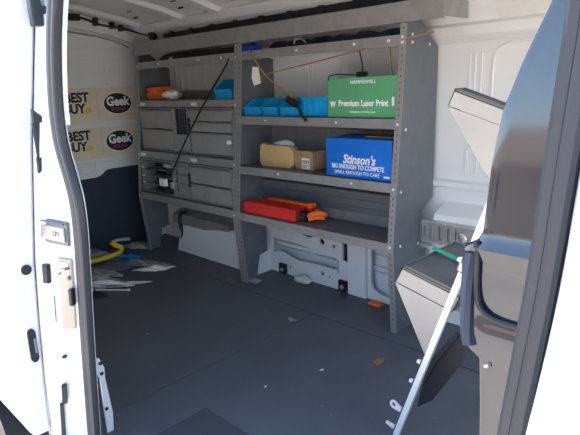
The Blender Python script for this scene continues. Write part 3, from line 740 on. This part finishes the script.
def tray(TL, TR, BL, BR, tip, depth, rim=True, m_lip='rack'):
    TL, TR, BL, BR, tip = (Vector((a, 1.25, b)) for a, b in (TL, TR, BL, BR, tip))
    mb = MB(); mb.prism([TL, TR, BR, BL], (0, .004, 0))
    mb.prism([TL, TR, TR-(TR-BR)*.06, TL-(TL-BL)*.06], (0, .012, 0))
    tr = build(mb, 'tray_lip', m_lip, LR)
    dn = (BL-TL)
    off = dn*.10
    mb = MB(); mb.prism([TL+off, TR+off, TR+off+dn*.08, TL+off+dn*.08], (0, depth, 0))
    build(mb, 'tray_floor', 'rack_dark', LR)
    mb = MB()
    mb.prism([TL, BL, BL+(TR-TL)*.015, TL+(TR-TL)*.015], (0, depth, 0))
    mb.prism([TR, BR, BR-(TR-TL)*.015, TR-(TR-TL)*.015], (0, depth, 0))
    mb.prism([TL+Vector((0, depth, 0)), TR+Vector((0, depth, 0)), BR+Vector((0, depth, 0)), BL+Vector((0, depth, 0))], (0, .004, 0))
    build(mb, 'tray_rim', 'steel', LR)
    mb = MB(); mb.prism([BL+(TL-BL)*-.06, BR+(TR-BR)*-.06, tip], (0, .004, 0))
    mb.prism([BL+(TL-BL)*-.06+Vector((0, .004, 0)), tip+Vector((0, .004, 0)), tip+Vector((.006, .004, .006)), BL+(TL-BL)*-.06+Vector((.010, .004, 0))], (0, .03, 0))
    build(mb, 'gusset', 'rack', LR)
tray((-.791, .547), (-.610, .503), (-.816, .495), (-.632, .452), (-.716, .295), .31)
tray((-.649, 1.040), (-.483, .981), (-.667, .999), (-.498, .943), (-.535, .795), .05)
# upper wide gusset plate behind the upper tray
# green strap across the lower tray
mb = MB()
mb.prism([(-.796, 1.42, .556), (-.61, 1.42, .511), (-.611, 1.42, .508), (-.797, 1.42, .553)], (0, .020, 0))
tag(build(mb, 'green_strap', 'green_strap', origin=(-.72, 1.42, .53)), 'narrow green strap stretched across the lower rack tray', 'strap')
# dark brace blade near the foot
mb = MB(); mb.prism([(-.766, 1.30, .075), (-.750, 1.30, .16), (-.719, 1.30, .247), (-.640, 1.30, .365), (-.598, 1.30, .360), (-.640, 1.30, .250), (-.715, 1.30, .12)], (0, .004, 0)); build(mb, 'brace_plate', 'black', LR)
mb = MB(); mb.prism([(-.752, 1.292, .175), (-.722, 1.292, .252), (-.645, 1.292, .368), (-.636, 1.292, .358), (-.705, 1.292, .25), (-.738, 1.292, .175)], (0, .01, 0)); build(mb, 'brace_edge', 'dark', LR)
# clamp at the tray
mb = MB(); mb.box(-.618, -.596, 1.232, 1.262, .572, .600, .005, rot=Matrix.Rotation(ang, 3, 'Y')); build(mb, 'clamp', 'chrome', LR)

# ------------------------------------------------------------------ door opening
# near side wall of the van body : front (B-pillar), header, sill, rear quarter
def side_body(name, x0, x1, z0=-.35, z1=1.63, off=0., m='body_white', th=.02):
    zs = sorted({z for z, _ in PROF if z0 <= z <= z1} | {z0, z1})
    mb = MB()
    a = [mb.bm.verts.new((x0, prof_y(z)+off, z)) for z in zs]; b = [mb.bm.verts.new((x1, prof_y(z)+off, z)) for z in zs]
    a2 = [mb.bm.verts.new((x0, prof_y(z)+off+th, z)) for z in zs]; b2 = [mb.bm.verts.new((x1, prof_y(z)+off+th, z)) for z in zs]
    for i in range(len(zs)-1):
        mb.bm.faces.new((a[i], b[i], b[i+1], a[i+1])); mb.bm.faces.new((a2[i], a2[i+1], b2[i+1], b2[i]))
        mb.bm.faces.new((a[i], a[i+1], a2[i+1], a2[i])); mb.bm.faces.new((b[i], b2[i], b2[i+1], b[i+1]))
    for i in (0, -1): mb.bm.faces.new((a[i], a2[i], b2[i], b[i]))
    return mb
SR = [(1.45, -.158), (1.128, -.161), (1.05, -.167), (.965, -.173), (.87, -.179), (.80, -.186), (.665, -.200), (.45, -.22), (.15, -.24), (-.04, -.25)]
SL = [(1.40, -1.20), (1.33, -1.235), (1.271, -1.270), (1.166, -1.316), (1.051, -1.346), (.98, -1.352), (.928, -1.346), (.865, -1.322), (.805, -1.303), (.735, -1.304), (.671, -1.313), (.525, -1.339), (.368, -1.366), (.073, -1.411), (-.04, -1.425)]
def chaikin(P_):
    for _ in range(2):
        q = [P_[0]]
        for (a, b), (c, d) in zip(P_, P_[1:]): q += [(a*.75+c*.25, b*.75+d*.25), (a*.25+c*.75, b*.25+d*.75)]
        P_ = q+[P_[-1]]
    return P_
SR = chaikin(SR); SL = chaikin(SL)
# B-pillar skin : sheet bounded by the seal line
def sheet(rows, name, m, th=(0, .012, 0), smooth=True, parent=None):
    """rows of points (same length) -> thick sheet"""
    mb = MB(); th = Vector(th)
    A = [[mb.bm.verts.new(p) for p in r] for r in rows]
    B = [[mb.bm.verts.new(Vector(p)+th) for p in r] for r in rows]
    R, C_ = len(rows), len(rows[0])
    for i in range(R-1):
        for j in range(C_-1):
            mb.bm.faces.new((A[i][j], A[i][j+1], A[i+1][j+1], A[i+1][j])); mb.bm.faces.new((B[i][j], B[i+1][j], B[i+1][j+1], B[i][j+1]))
        mb.bm.faces.new((A[i][0], A[i+1][0], B[i+1][0], B[i][0])); mb.bm.faces.new((A[i][-1], B[i][-1], B[i+1][-1], A[i+1][-1]))
    for j in range(C_-1):
        mb.bm.faces.new((A[0][j], B[0][j], B[0][j+1], A[0][j+1])); mb.bm.faces.new((A[-1][j], A[-1][j+1], B[-1][j+1], B[-1][j]))
    return build(mb, name, m, parent, smooth)
rows = []
for z, x in SR:
    y = prof_y(max(z, -.3))
    rows.append([(x+.016, .556, z), (x+.020, .540, z), (x+.034, y+.004, z), (x+.042, y-.002, z), (x+.10, y-.003, z), (1.2, y-.003, z)])
struct(sheet(rows, 'wall_right', 'body_white'), 'white outer side of the van in front of the door opening')
struct(build(side_body('h', -1.30, .30, 1.36, 1.63), 'trim_16', 'body_white', smooth=True), 'white body side above the door opening')
struct(build(side_body('q', -3.47, -1.63, .06, 1.63, .075), 'trim_17', 'body_white', smooth=True), 'white rear body side behind the opened sliding door')
mb = MB(); mb.box(-1.45, -.2, .44, .56, -.35, -.045, .01); struct(build(mb, 'trim_18', 'body_white'), 'white door sill')
wf = [(.56, -.05), (.56, 1.24), (.66, 1.39), (.9, 1.50), (1.33, 1.555), (1.76, 1.50), (2.0, 1.40), (2.13, 1.24), (2.13, -.05)]
struct(link('unseen_wall_front', plate(wf, [rrect(.72, 1.96, .42, 1.34, .08)], .03, lambda a_, b_, c_: (.315+c_, a_, b_)), 'van_white'), 'unseen front frame, its opening added to let light into the cargo space')  # unseen partition; the opening is added to brighten the cargo space
# roof outer
mb = MB(); zs = [(y, z) for z, y in PROF if z >= 1.4] ; zs = zs + [(2.66-y, z) for y, z in zs[::-1][1:]] + [(2.14, 1.24)]
mb.prism([(-3.48, y, z) for y, z in zs] + [(-3.48, y, z-.015) for y, z in zs[::-1]], (4.7, 0, 0)); struct(build(mb, 'trim_19', 'body_white'), 'white outer roof')

def seal(path, y, name, label, side):
    """ribbed rubber door seal swept along a path of (z, x)"""
    t = thing(name, label, 'door seal', (path[5][1], y, path[-1][0]))
    pts = [(x, y, z) for z, x in path]
    def ribbon(dx0, dx1, dy0, dy1, nm, m):
        mb = MB(); prev = None
        P_ = [Vector(p) for p in pts]
        for p in P_:
            ring_ = []
            cx, cy = (dx0+dx1)/2, (dy0+dy1)/2; rx, ry = abs(dx1-dx0)/2, abs(dy1-dy0)/2
            for k in range(10):
                a = 2*PI*k/10
                ring_.append(mb.bm.verts.new((p.x+cx+rx*math.copysign(abs(math.cos(a))**.7, math.cos(a)), p.y+cy+ry*math.copysign(abs(math.sin(a))**.7, math.sin(a)), p.z)))
            if prev:
                for k in range(10): mb.bm.faces.new((prev[k], prev[(k+1) % 10], ring_[(k+1) % 10], ring_[k]))
            prev = ring_
        build(mb, nm, m, t, smooth=True)
    return ribbon
rb = seal(SL, .556, 'door_seal', 'dark rubber door seal curving down the left edge of the opening', 1)
rb(-.030, .004, -.010, .012, 'outer_lip', 'seal'); rb(-.002, .016, -.006, .016, 'middle_rib', 'seal'); rb(.012, .030, -.014, .008, 'inner_lip', 'seal')
rb = seal(SR, .545, 'door_seal', 'dark rubber door seal down the right edge of the opening', -1)
rb(-.014, .006, -.012, .014, 'inner_lip', 'seal'); rb(0, .020, -.016, .010, 'outer_lip', 'seal')
# thin sunlit flange inside the left seal
rows = [[(x+.026, .566, z), (x+.0335, .568, z)] for z, x in SL if z > .99]
struct(sheet(rows, 'trim_20', 'body_white', (0, .006, 0)), 'thin white flange behind the left seal')

# white jamb on the left between the opened door and the seal
rows = []
for z, x in SL:
    y = prof_y(max(z, -.3))
    rows.append([(-1.64, y+.085, z), (-1.53, y+.060, z), (-1.505, y+.048, z), (-1.485, y+.045, z), (-1.47, y+.047, z), (min(-1.44, x-.06), y+.062, z), (x-.035, .552, z), (x-.018, .575, z)])
JAMB = struct(sheet(rows, 'trim_21', 'body_white'), 'white door jamb with latch and striker')

# ---- sliding door pushed back : skin + leading edge
zz = [.10, .18, .26, .36, .45, .55, .62, .78, .93, 1.1, 1.27, 1.36]
D3 = struct(sheet([[(-2.85, prof_y(z)-.002, z), (-1.53, prof_y(z)-.002, z), (-1.506, prof_y(z)+.001, z), (-1.50, prof_y(z)+.008, z), (-1.50, prof_y(z)+.022, z), (-1.50, prof_y(z)+.038, z), (-1.506, prof_y(z)+.045, z), (-2.85, prof_y(z)+.045, z)] for z in zz], 'door_3', 'body_white', (-.0008, .0008, 0)), 'white sliding door pushed open along the body side')
def on_edge(z, f): return (-1.497, prof_y(z)+f, z)
mb = MB(); c = on_edge(.600, .020); mb.cyl((-1.499, c[1], c[2]), .014, .005, 'X', 18); build(mb, 'rubber_stop', 'black', D3, smooth=True)
mb = MB()
mb.prism([(-1.500, prof_y(.375)+.022+.011*a, .378+b) for a, b in [(math.cos(t_), math.copysign(.035, math.sin(t_))+.016*math.sin(t_)) for t_ in [2*PI*k/24+.01 for k in range(24)]]], (.006, 0, 0)); build(mb, 'guide_slot', 'black', D3)
mb = MB(); mb.box(-1.494, -1.490, prof_y(.375)+.024, prof_y(.375)+.031, .355, .40, .002); build(mb, 'guide_insert', 'steel', D3)
# upper track hardware between door and jamb
def stuck(name, label, cat, pts_fn, m='black'):
    return tag(build(pts_fn, name, m, smooth=False), label, cat)
t = thing('door_wedge', 'black wedge-ended rubber guide at the upper left door jamb', 'door guide', (-1.47, .54, .95))
mb = MB(); mb.prism([(-1.47, .541, 1.030), (-1.47, .575, .997), (-1.47, .541, .992)], (.012, 0, 0)); build(mb, 'wedge', 'black', t)
mb = MB(); mb.prism([(-1.47, .534, .862), (-1.47, .572, .898), (-1.47, .536, .905)], (.012, 0, 0)); build(mb, 'wedge', 'black', t)
mb = MB(); mb.box(-1.472, -1.464, .538, .558, .90, .995, .004); build(mb, 'strip', 'black', t)
t = thing('door_roller', 'black roller bracket at the top left corner of the door jamb', 'door roller', (-1.48, .58, 1.25))
mb = MB(); mb.box(-1.48, -1.455, .575, .603, 1.235, 1.33, .004); build(mb, 'bracket', 'black', t)
mb = MB(); mb.cyl((-1.465, .607, 1.275), .010, .012, 'X', 12); mb.cyl((-1.465, .607, 1.312), .008, .012, 'X', 12); build(mb, 'roller', 'black', t, smooth=True)

# latch plate, striker and bumpers on the jamb (slanted face)
def jp(u, z, h=0.):
    """point on jamb face; u 0..1 from the outer fold to the seal; h outward"""
    xs = None
    for (za, xa), (zb_, xb) in zip(SL, SL[1:]):
        if zb_ <= z <= za: xs = xb+(xa-xb)*(z-zb_)/(za-zb_)
    y = prof_y(z); A = Vector((min(-1.44, xs-.06), y+.062, z)); B = Vector((xs-.035, .545, z))
    d = (B-A); nrm = Vector((d.y, -d.x, 0)).normalized()
    return A+d*u+nrm*h
def jbox(u0, u1, z0, z1, h0, h1, bulge=0):
    mb = MB()
    a = [jp(u0, z0, h0), jp(u1, z0, h0), jp(u1, z1, h0), jp(u0, z1, h0)]; b = [jp(u0, z0, h1), jp(u1, z0, h1), jp(u1, z1, h1), jp(u0, z1, h1)]
    A = [mb.bm.verts.new(p) for p in a]; B = [mb.bm.verts.new(p) for p in b]
    mb.bm.faces.new(A[::-1]); mb.bm.faces.new(B)
    for i in range(4): mb.bm.faces.new((A[i], A[(i+1) % 4], B[(i+1) % 4], B[i]))
    bmesh.ops.bevel(mb.bm, geom=list(mb.bm.edges), offset=.002, segments=2, affect='EDGES')
    return mb
t = thing('door_latch', 'rectangular bright metal latch plate with black lettering on the left jamb', 'latch', jp(0, .70))
build(jbox(-.42, .93, .676, .742, -.004, .003), 'shadow_outline', 'steel', t)  # dark outline around the latch in place of its recess shadow
build(jbox(-.30, .85, .688, .726, .003, .009), 'bright_plate', 'chrome', t)
build(jbox(-.30, .85, .734, .738, .003, .012), 'shade_lip', 'steel', t)
U_ = (jp(.9, .70)-jp(.1, .70)).normalized()
text('LIFT', .016, 'ink', t, jp(.50, .7075, .0095), U_, (0, 0, 1), bold=.0006)
t = thing('door_striker', 'beige striker plate with a metal loop below the latch on the left jamb', 'striker', jp(.5, .60))
build(jbox(.38, .98, .43, .640, -.003, .0025), 'striker_plate', mat('striker_beige', (.36, .30, .23), .5), t)
mb = MB(); c1, c2 = jp(.52, .603, .004), jp(.88, .615, .004)
mb.tube([c1, jp(.52, .606, .020), jp(.70, .612, .024), jp(.88, .618, .020), c2], .0045, 8); build(mb, 'loop', 'chrome', t, smooth=True)
build(jbox(.50, .90, .588, .630, .0025, .006), 'loop_base', 'galv', t)
for u, z in ((.50, .600), (.90, .588)):
    mb = MB(); p = jp(u, z, .004); mb.cyl(tuple(p), .006, -.006, 'Y', 10); build(mb, 'screw', 'steel', t)
def bumper(u0, u1, z0, z1, h, label):
    o = jbox(u0, u1, z0, z1, 0, h); return tag(build(o, 'rubber_bumper', 'black', origin=jp(u0, z0)), label, 'bumper', 'black bumpers on the left jamb')
bumper(-.22, .04, .565, .618, .012, 'black rubber bumper block on the jamb left of the striker')
bumper(.12, .36, .20, .262, .016, 'black rubber bumper block low on the left jamb')
bumper(.90, 1.06, .508, .558, .016, 'small dark bumper touching the seal right of the striker plate')
mb = jbox(.28, .50, .345, .352, .0, .014)
tag(build(mb, 'hook_clip', 'black', origin=jp(.3, .345)), 'tiny black clip on the left jamb above the lower bumper', 'clip')
mb = jbox(.0, .18, -.04, .20, .0, .012)  # black strip laid on the jamb as the shade of the gap
tag(build(mb, 'shade_gap_strip', 'black', origin=jp(.05, -.03)), 'black strip in place of the shaded gap at the bottom of the left jamb', 'strip')
mb = jbox(.10, .14, .45, .53, 0, .003); tag(build(mb, 'drain_trim', 'steel', origin=jp(.1, .45)), 'narrow grey trim line below the jamb bumper', 'trim strip')

# white tab on the inner sill at left
t = thing('grab_bracket', 'narrow white bracket standing just inside the left door seal', 'bracket', (-1.5, .637, 0))
mb = MB(); mb.prism([(-1.50, .630, .268), (-1.50, .640, .262), (-1.50, .652, .225), (-1.50, .650, .19), (-1.50, .660, .06), (-1.50, .655, .0), (-1.50, .634, .0), (-1.50, .634, .19), (-1.50, .624, .22)], (.006, 0, 0)); build(mb, 'blade', 'body_white', t)
mb = MB()
for z in (.245, .21, .085): mb.cyl((-1.4945, .641, z), .006, .003, 'X', 10)
build(mb, 'holes', 'black', t)

# ---- glossy dark pillar trim on the right
def trim_y(z): return .600 + .105*(z-.55)       # leans back with the body side
def tp3(x, z, h=0.): return (x, trim_y(z)-h, z)
TRo = [(-.185, 1.36), (-.205, 1.20), (-.227, 1.143), (-.253, 1.082), (-.273, 1.026), (-.284, .953), (-.291, .868), (-.300, .858), (-.314, .852), (-.317, .83), (-.318, .786), (-.316, .74), (-.311, .722), (-.300, .715), (-.287, .708), (-.283, .65), (-.280, .576), (-.278, .30), (-.278, .0)]
k_ = []
t = thing('pillar_trim', 'glossy dark pillar panel reflecting sky and house at the right of the opening', 'pillar trim', (-.25, .62, 0))
mb = MB()
right = [(-.215+.02*(1-(z/1.2)), z) for z in (.0, .30, .576, .70, .80, .90, 1.0, 1.1, 1.2, 1.36)]
def scale_x(x, z):   # traced on Y=.64 -> own depth
    return x*trim_y(z)/.64
pts2 = [(scale_x(x, z), z) for x, z in TRo] 
# build as rows: at each z a left edge, rounded, then flat, with a right edge at the seal
rws = []
LX = sorted([(z, x) for x, z in pts2])
def lx(z):
    for (za, xa), (zb_, xb) in zip(LX, LX[1:]):
        if za <= z <= zb_: return xa+(xb-xa)*(z-za)/max(1e-6, zb_-za)
    return LX[-1][1]
def srx(z):
    q = SR[::-1]
    for (za, xa), (zb_, xb) in zip(q, q[1:]):
        if za <= z <= zb_: return xa+(xb-xa)*(z-za)/(zb_-za)
    return q[-1][1]
NZ = 150
for i in range(NZ+1):
    z = 1.36*i/NZ
    L0 = lx(z); R0 = srx(z)+.012
    # relief: horizontal rib near z .84-.87 and a shallow recessed pocket below it
    row = [(L0+.012, trim_y(z)+.05, z), (L0+.002, trim_y(z)+.016, z), (L0, trim_y(z)+.008, z), (L0+.003, trim_y(z)+.002, z), (L0+.009, trim_y(z), z)]
    for k in range(1, 15):
        u = k/14; x = L0+.009+(R0-L0-.009)*u
        h = 0
        h += .006*math.exp(-((z-.852)/.010)**2)
        pk = 1/(1+math.exp(-(x-(L0+.026))/.0022)) if .748 < z < .84 else 0
        h -= .0035*pk*min(1, (z-.748)/.01, (.84-z)/.01) if .748 < z < .84 else 0
        row.append((x, trim_y(z)-h, z))
    rws.append(row)
sheet(rws, 'panel', 'gloss', (0, .004, 0), parent=t)
fpts = [(.020, .862), (.024, .845), (.026, .80), (.032, .776), (.050, .764), (.090, .7635), (.128, .7630)]
mb = MB(); mb.tube([tp3(lx(.80)+a, z, .002) for a, z in fpts], .0042, 8); build(mb, 'pocket_frame', 'black', t, smooth=True)
mb = MB(); mb.tube([tp3(lx(z)+.013, z, -.002) for z in (.722, .74, .78, .82, .845)], lambda q: .010, 8, 1); build(mb, 'dark_margin_strip', 'navy_trim', t, smooth=True)  # matte dark strip that darkens the left margin of the panel
mb = MB(); mb.tube([tp3(lx(.70)+.012, .70, .0), tp3(lx(.70)+.018, .705, .003)], .003, 8); build(mb, 'clip', 'galv', t, smooth=True)

# ------------------------------------------------------------------ floor clutter
mb = MB(); mb.box(-1.36, -.32, .585, .925, .0003, .005, .002)  # thin dark rectangle laid on the floor boards
tag(build(mb, 'dark_floor_sheet', mat('dark_sheet', (.055, .060, .070), .7, bump=.3, bscale=120), origin=(-.8, .75, 0)), 'thin dark sheet just inside the door opening', 'mat')
def crumple(cx, cy, rx, ry, h, rot, seed, nm, m, label, cat, group=None, nx=22, ny=14):
    rnd = random.Random(seed); ph = [rnd.uniform(0, 6.28) for _ in range(8)]
    mb = MB(); g_ = []
    for i in range(nx+1):
        r_ = []
        for j in range(ny+1):
            u, v = 2*i/nx-1, 2*j/ny-1
            a = math.atan2(v, u); q = max(abs(u), abs(v)); rad = q*(1+.18*math.sin(3*a+ph[0])+.12*math.sin(5*a+ph[1]))
            x, y = rx*rad*math.cos(a)*1.0, ry*rad*math.sin(a)
            z = .002+h*(.5+.5*math.sin(5*u+ph[2]+3*math.sin(3*v+ph[3])))*(.5+.5*math.cos(4*v+ph[4]+2*u))*(1.1-q)+rnd.uniform(0, h*.12)
            c_, s_ = math.cos(rot), math.sin(rot)
            r_.append((cx+x*c_-y*s_, cy+x*s_+y*c_, z))
        g_.append(r_)
    o = sheet(g_, nm, m, (0, 0, .0015), smooth=True)
    o.data.transform(Matrix.Translation((-cx, -cy, 0))); o.location = (cx, cy, 0)
    return tag(o, label, cat, group)
crumple(-2.93, 1.22, .26, .12, .05, .3, 1, 'crumpled_paper', 'rag', 'pale crumpled paper sheet nearest the seal on the van floor', 'paper')
crumple(-2.74, 1.30, .20, .045, .03, .75, 2, 'crumpled_paper', 'paper', 'pale torn paper strip lying across the van floor clutter', 'paper')
crumple(-2.98, 1.50, .22, .07, .035, .8, 3, 'rag', 'rag_dark', 'slate grey rag behind the blue scrap on the floor', 'rag')
crumple(-2.90, 1.62, .16, .06, .035, .35, 4, 'crumpled_paper', 'rag', 'grey crumpled paper next to the left shelving foot', 'paper')
crumple(-3.12, 1.62, .10, .045, .03, .9, 6, 'blue_scrap', 'blue_rag', 'small blue plastic scrap among the papers on the floor', 'scrap')
crumple(-3.27, 1.50, .13, .07, .06, .3, 7, 'rag', 'rag', 'light grey rag lying behind the yellow hook', 'rag')
crumple(-2.76, 1.12, .16, .08, .03, .3, 8, 'rag', 'black', 'black cloth at the near edge of the floor clutter', 'rag')
crumple(-3.30, 1.80, .10, .08, .05, .2, 9, 'rag', 'rag', 'pale rag against the dark rear door trim', 'rag')
crumple(-2.82, 1.20, .13, .05, .05, -.5, 21, 'crumpled_paper', 'paper', 'white crumpled tissue on the near side of the floor clutter', 'paper')
crumple(-2.96, 1.36, .15, .05, .05, .2, 22, 'crumpled_paper', 'rag', 'grey creased sheet directly in front of the yellow hook bar', 'paper')
crumple(-2.76, 1.60, .11, .035, .04, .9, 23, 'crumpled_paper', 'paper', 'small pale wrapper at the right end of the floor clutter', 'paper')
mb = MB(); mb.box(-3.36, -3.24, 1.40, 1.52, .001, .05, .008); tag(build(mb, 'small_case', 'ceramic', origin=(-3.3, 1.46, 0)), 'small grey case behind the yellow hook by the rear door', 'case')
t = thing('yellow_hook', 'yellow plastic hook bar lying on the floor clutter by the rear door', 'hook bar', (-3.2, 1.45, 0))
mb = MB(); mb.tube([(-3.12, 1.20, .046), (-3.12, 1.36, .042), (-3.12, 1.46, .040), (-3.12, 1.545, .043), (-3.12, 1.588, .060), (-3.12, 1.580, .085), (-3.13, 1.55, .10), (-3.14, 1.53, .125)], .017, 12, 1); build(mb, 'bar', 'yellow', t, smooth=True)
mb = MB(); mb.tube([(-3.14, 1.53, .125), (-3.14, 1.58, .130), (-3.15, 1.66, .115)], .012, 10); build(mb, 'tip', 'galv', t, smooth=True)
mb = MB(); mb.tube([(-2.72, 1.20, .006), (-2.66, 1.25, .006), (-2.58, 1.31, .006)], .004, 6); mb.blob((-2.57, 1.315, .008), .012, .010, .007, .1, 2, 1)
tag(build(mb, 'wooden_stick', 'paper', smooth=True, origin=(-2.66, 1.25, 0)), 'thin white stick at the near edge of the floor clutter', 'stick')
# small litter
def litter(x, y, r, m, nm, label, seed, gr=None):
    return crumple(x, y, r, r*.55, r*.35, seed*1.3, seed, nm, m, label, nm.replace('_', ' '), gr, 8, 6)
litter(-1.09, 1.56, .028, 'leaf', 'dry_leaf', 'dry brown leaf on the floor near the leaning rack', 11)
litter(-1.62, 1.62, .024, 'rag', 'paper_scrap', 'pale paper scrap on the floor beside the cross seam', 12)
litter(-1.22, 1.37, .008, 'paper', 'paper_scrap', 'tiny white speck in the middle of the right floor board', 13)
litter(-2.26, 1.77, .022, 'leaf', 'dry_leaf', 'small tan leaf in front of the wheel arch', 14)
litter(-2.02, 1.10, .008, 'rag', 'paper_scrap', 'tiny pale speck on the left floor board', 15)
litter(-1.30, 1.15, .007, 'paper', 'paper_scrap', 'tiny white speck near the bottom of the right floor board', 16)
mb = MB(); mb.box(-1.455, -1.385, 1.985, 2.03, .001, .012, .002); tag(build(mb, 'orange_card', 'orange', origin=(-1.42, 2.0, 0)), 'small orange card at the foot of the white wall', 'card')
mb = MB(); mb.blob((-1.90, 2.00, .020), .055, .03, .020, .15, 3, 8)
tag(build(mb, 'clear_wrapper', 'bag_white', smooth=True, origin=(-1.90, 2.0, 0)), 'crumpled pale wrapper against the lower wall under the red case', 'wrapper')

# ------------------------------------------------------------------ outside
mb = MB(); mb.box(-30, 30, -40, 30, -.80, -.70)
struct(build(mb, 'ground', mat('concrete_ground', (.50, .44, .37), .85, var=.12, vscale=.8)), 'beige concrete drive')
# tan house behind the photographer, seen only in the dark trim
H = thing('house', 'tan single storey house behind the viewer, reflected in the dark pillar trim', 'house', (-3, -14, -.7))
mb = MB(); mb.box(-24, 16, -20, -13, -.7, 1.6, .02); build(mb, 'wall', mat('stucco_tan', (.42, .33, .25), .9, var=.1, vscale=2), H)
mb = MB(); mb.prism([(-24.5, -12.5, 1.6), (-24.5, -20.5, 1.6), (-24.5, -16.5, 3.0)], (41, 0, 0)); build(mb, 'roof', mat('roof_tile', (.30, .22, .17), .9, var=.2, vscale=4), H)
for x in (-14, -8, -1, 6):
    mb = MB(); mb.box(x-.9, x+.9, -13.05, -12.98, .2, 1.3, .02); build(mb, 'window', 'black', H)

# wheel under the sliding door
t = thing('wheel', 'black tyre below the white sliding door at the lower left', 'wheel', (-2.35, .50, -.70))
mb = MB(); mb.cyl((-2.35, .48, -.36), .34, .20, 'Y', 40); build(mb, 'tyre', 'black', t, smooth=True)
mb = MB(); mb.cyl((-2.35, .475, -.36), .20, .01, 'Y', 32); build(mb, 'rim', 'galv', t, smooth=True)

# ------------------------------------------------------------------ light, world
w = bpy.data.worlds.new('sky'); S.world = w; w.use_nodes = True
nt = w.node_tree; bg = nt.nodes['Background']
sky = nt.nodes.new('ShaderNodeTexSky'); sky.sky_type = 'NISHITA'; sky.sun_disc = False
sky.sun_elevation = math.radians(62); sky.sun_rotation = math.radians(-68)
nt.links.new(sky.outputs['Color'], bg.inputs['Color']); bg.inputs['Strength'].default_value = .42
sun = bpy.data.lights.new('sun', 'SUN'); sun.energy = 8.0; sun.angle = math.radians(.6); sun.color = (1, .95, .88)
so = bpy.data.objects.new('sun', sun); COL.objects.link(so)
d = Vector((-.55, .22, 1.1)).normalized()      # towards the sun
so.rotation_euler = d.to_track_quat('Z', 'Y').to_euler()

# ------------------------------------------------------------------ camera
cam = bpy.data.cameras.new('camera'); co = bpy.data.objects.new('camera', cam); COL.objects.link(co)
r = Vector((0.71665817, 0.69630172, -0.03955992)); u = Vector((-0.14201657, 0.20123254, 0.96919387)); f = Vector((-0.6828121, 0.68896254, -0.24310133))
mw = Matrix((( r.x, u.x, -f.x, 0), (r.y, u.y, -f.y, 0), (r.z, u.z, -f.z, 1.0663), (0, 0, 0, 1)))
co.matrix_world = mw
cam.sensor_width = 36; cam.lens = 36*532.7887/580; cam.clip_start = .02
S.camera = co
S.view_settings.view_transform = 'Standard'; S.view_settings.look = 'None'; S.view_settings.gamma = 1; S.view_settings.exposure = 1.3
S.view_settings.use_curve_mapping = False
for o in bpy.data.objects:
    if '_o' in o: del o['_o']
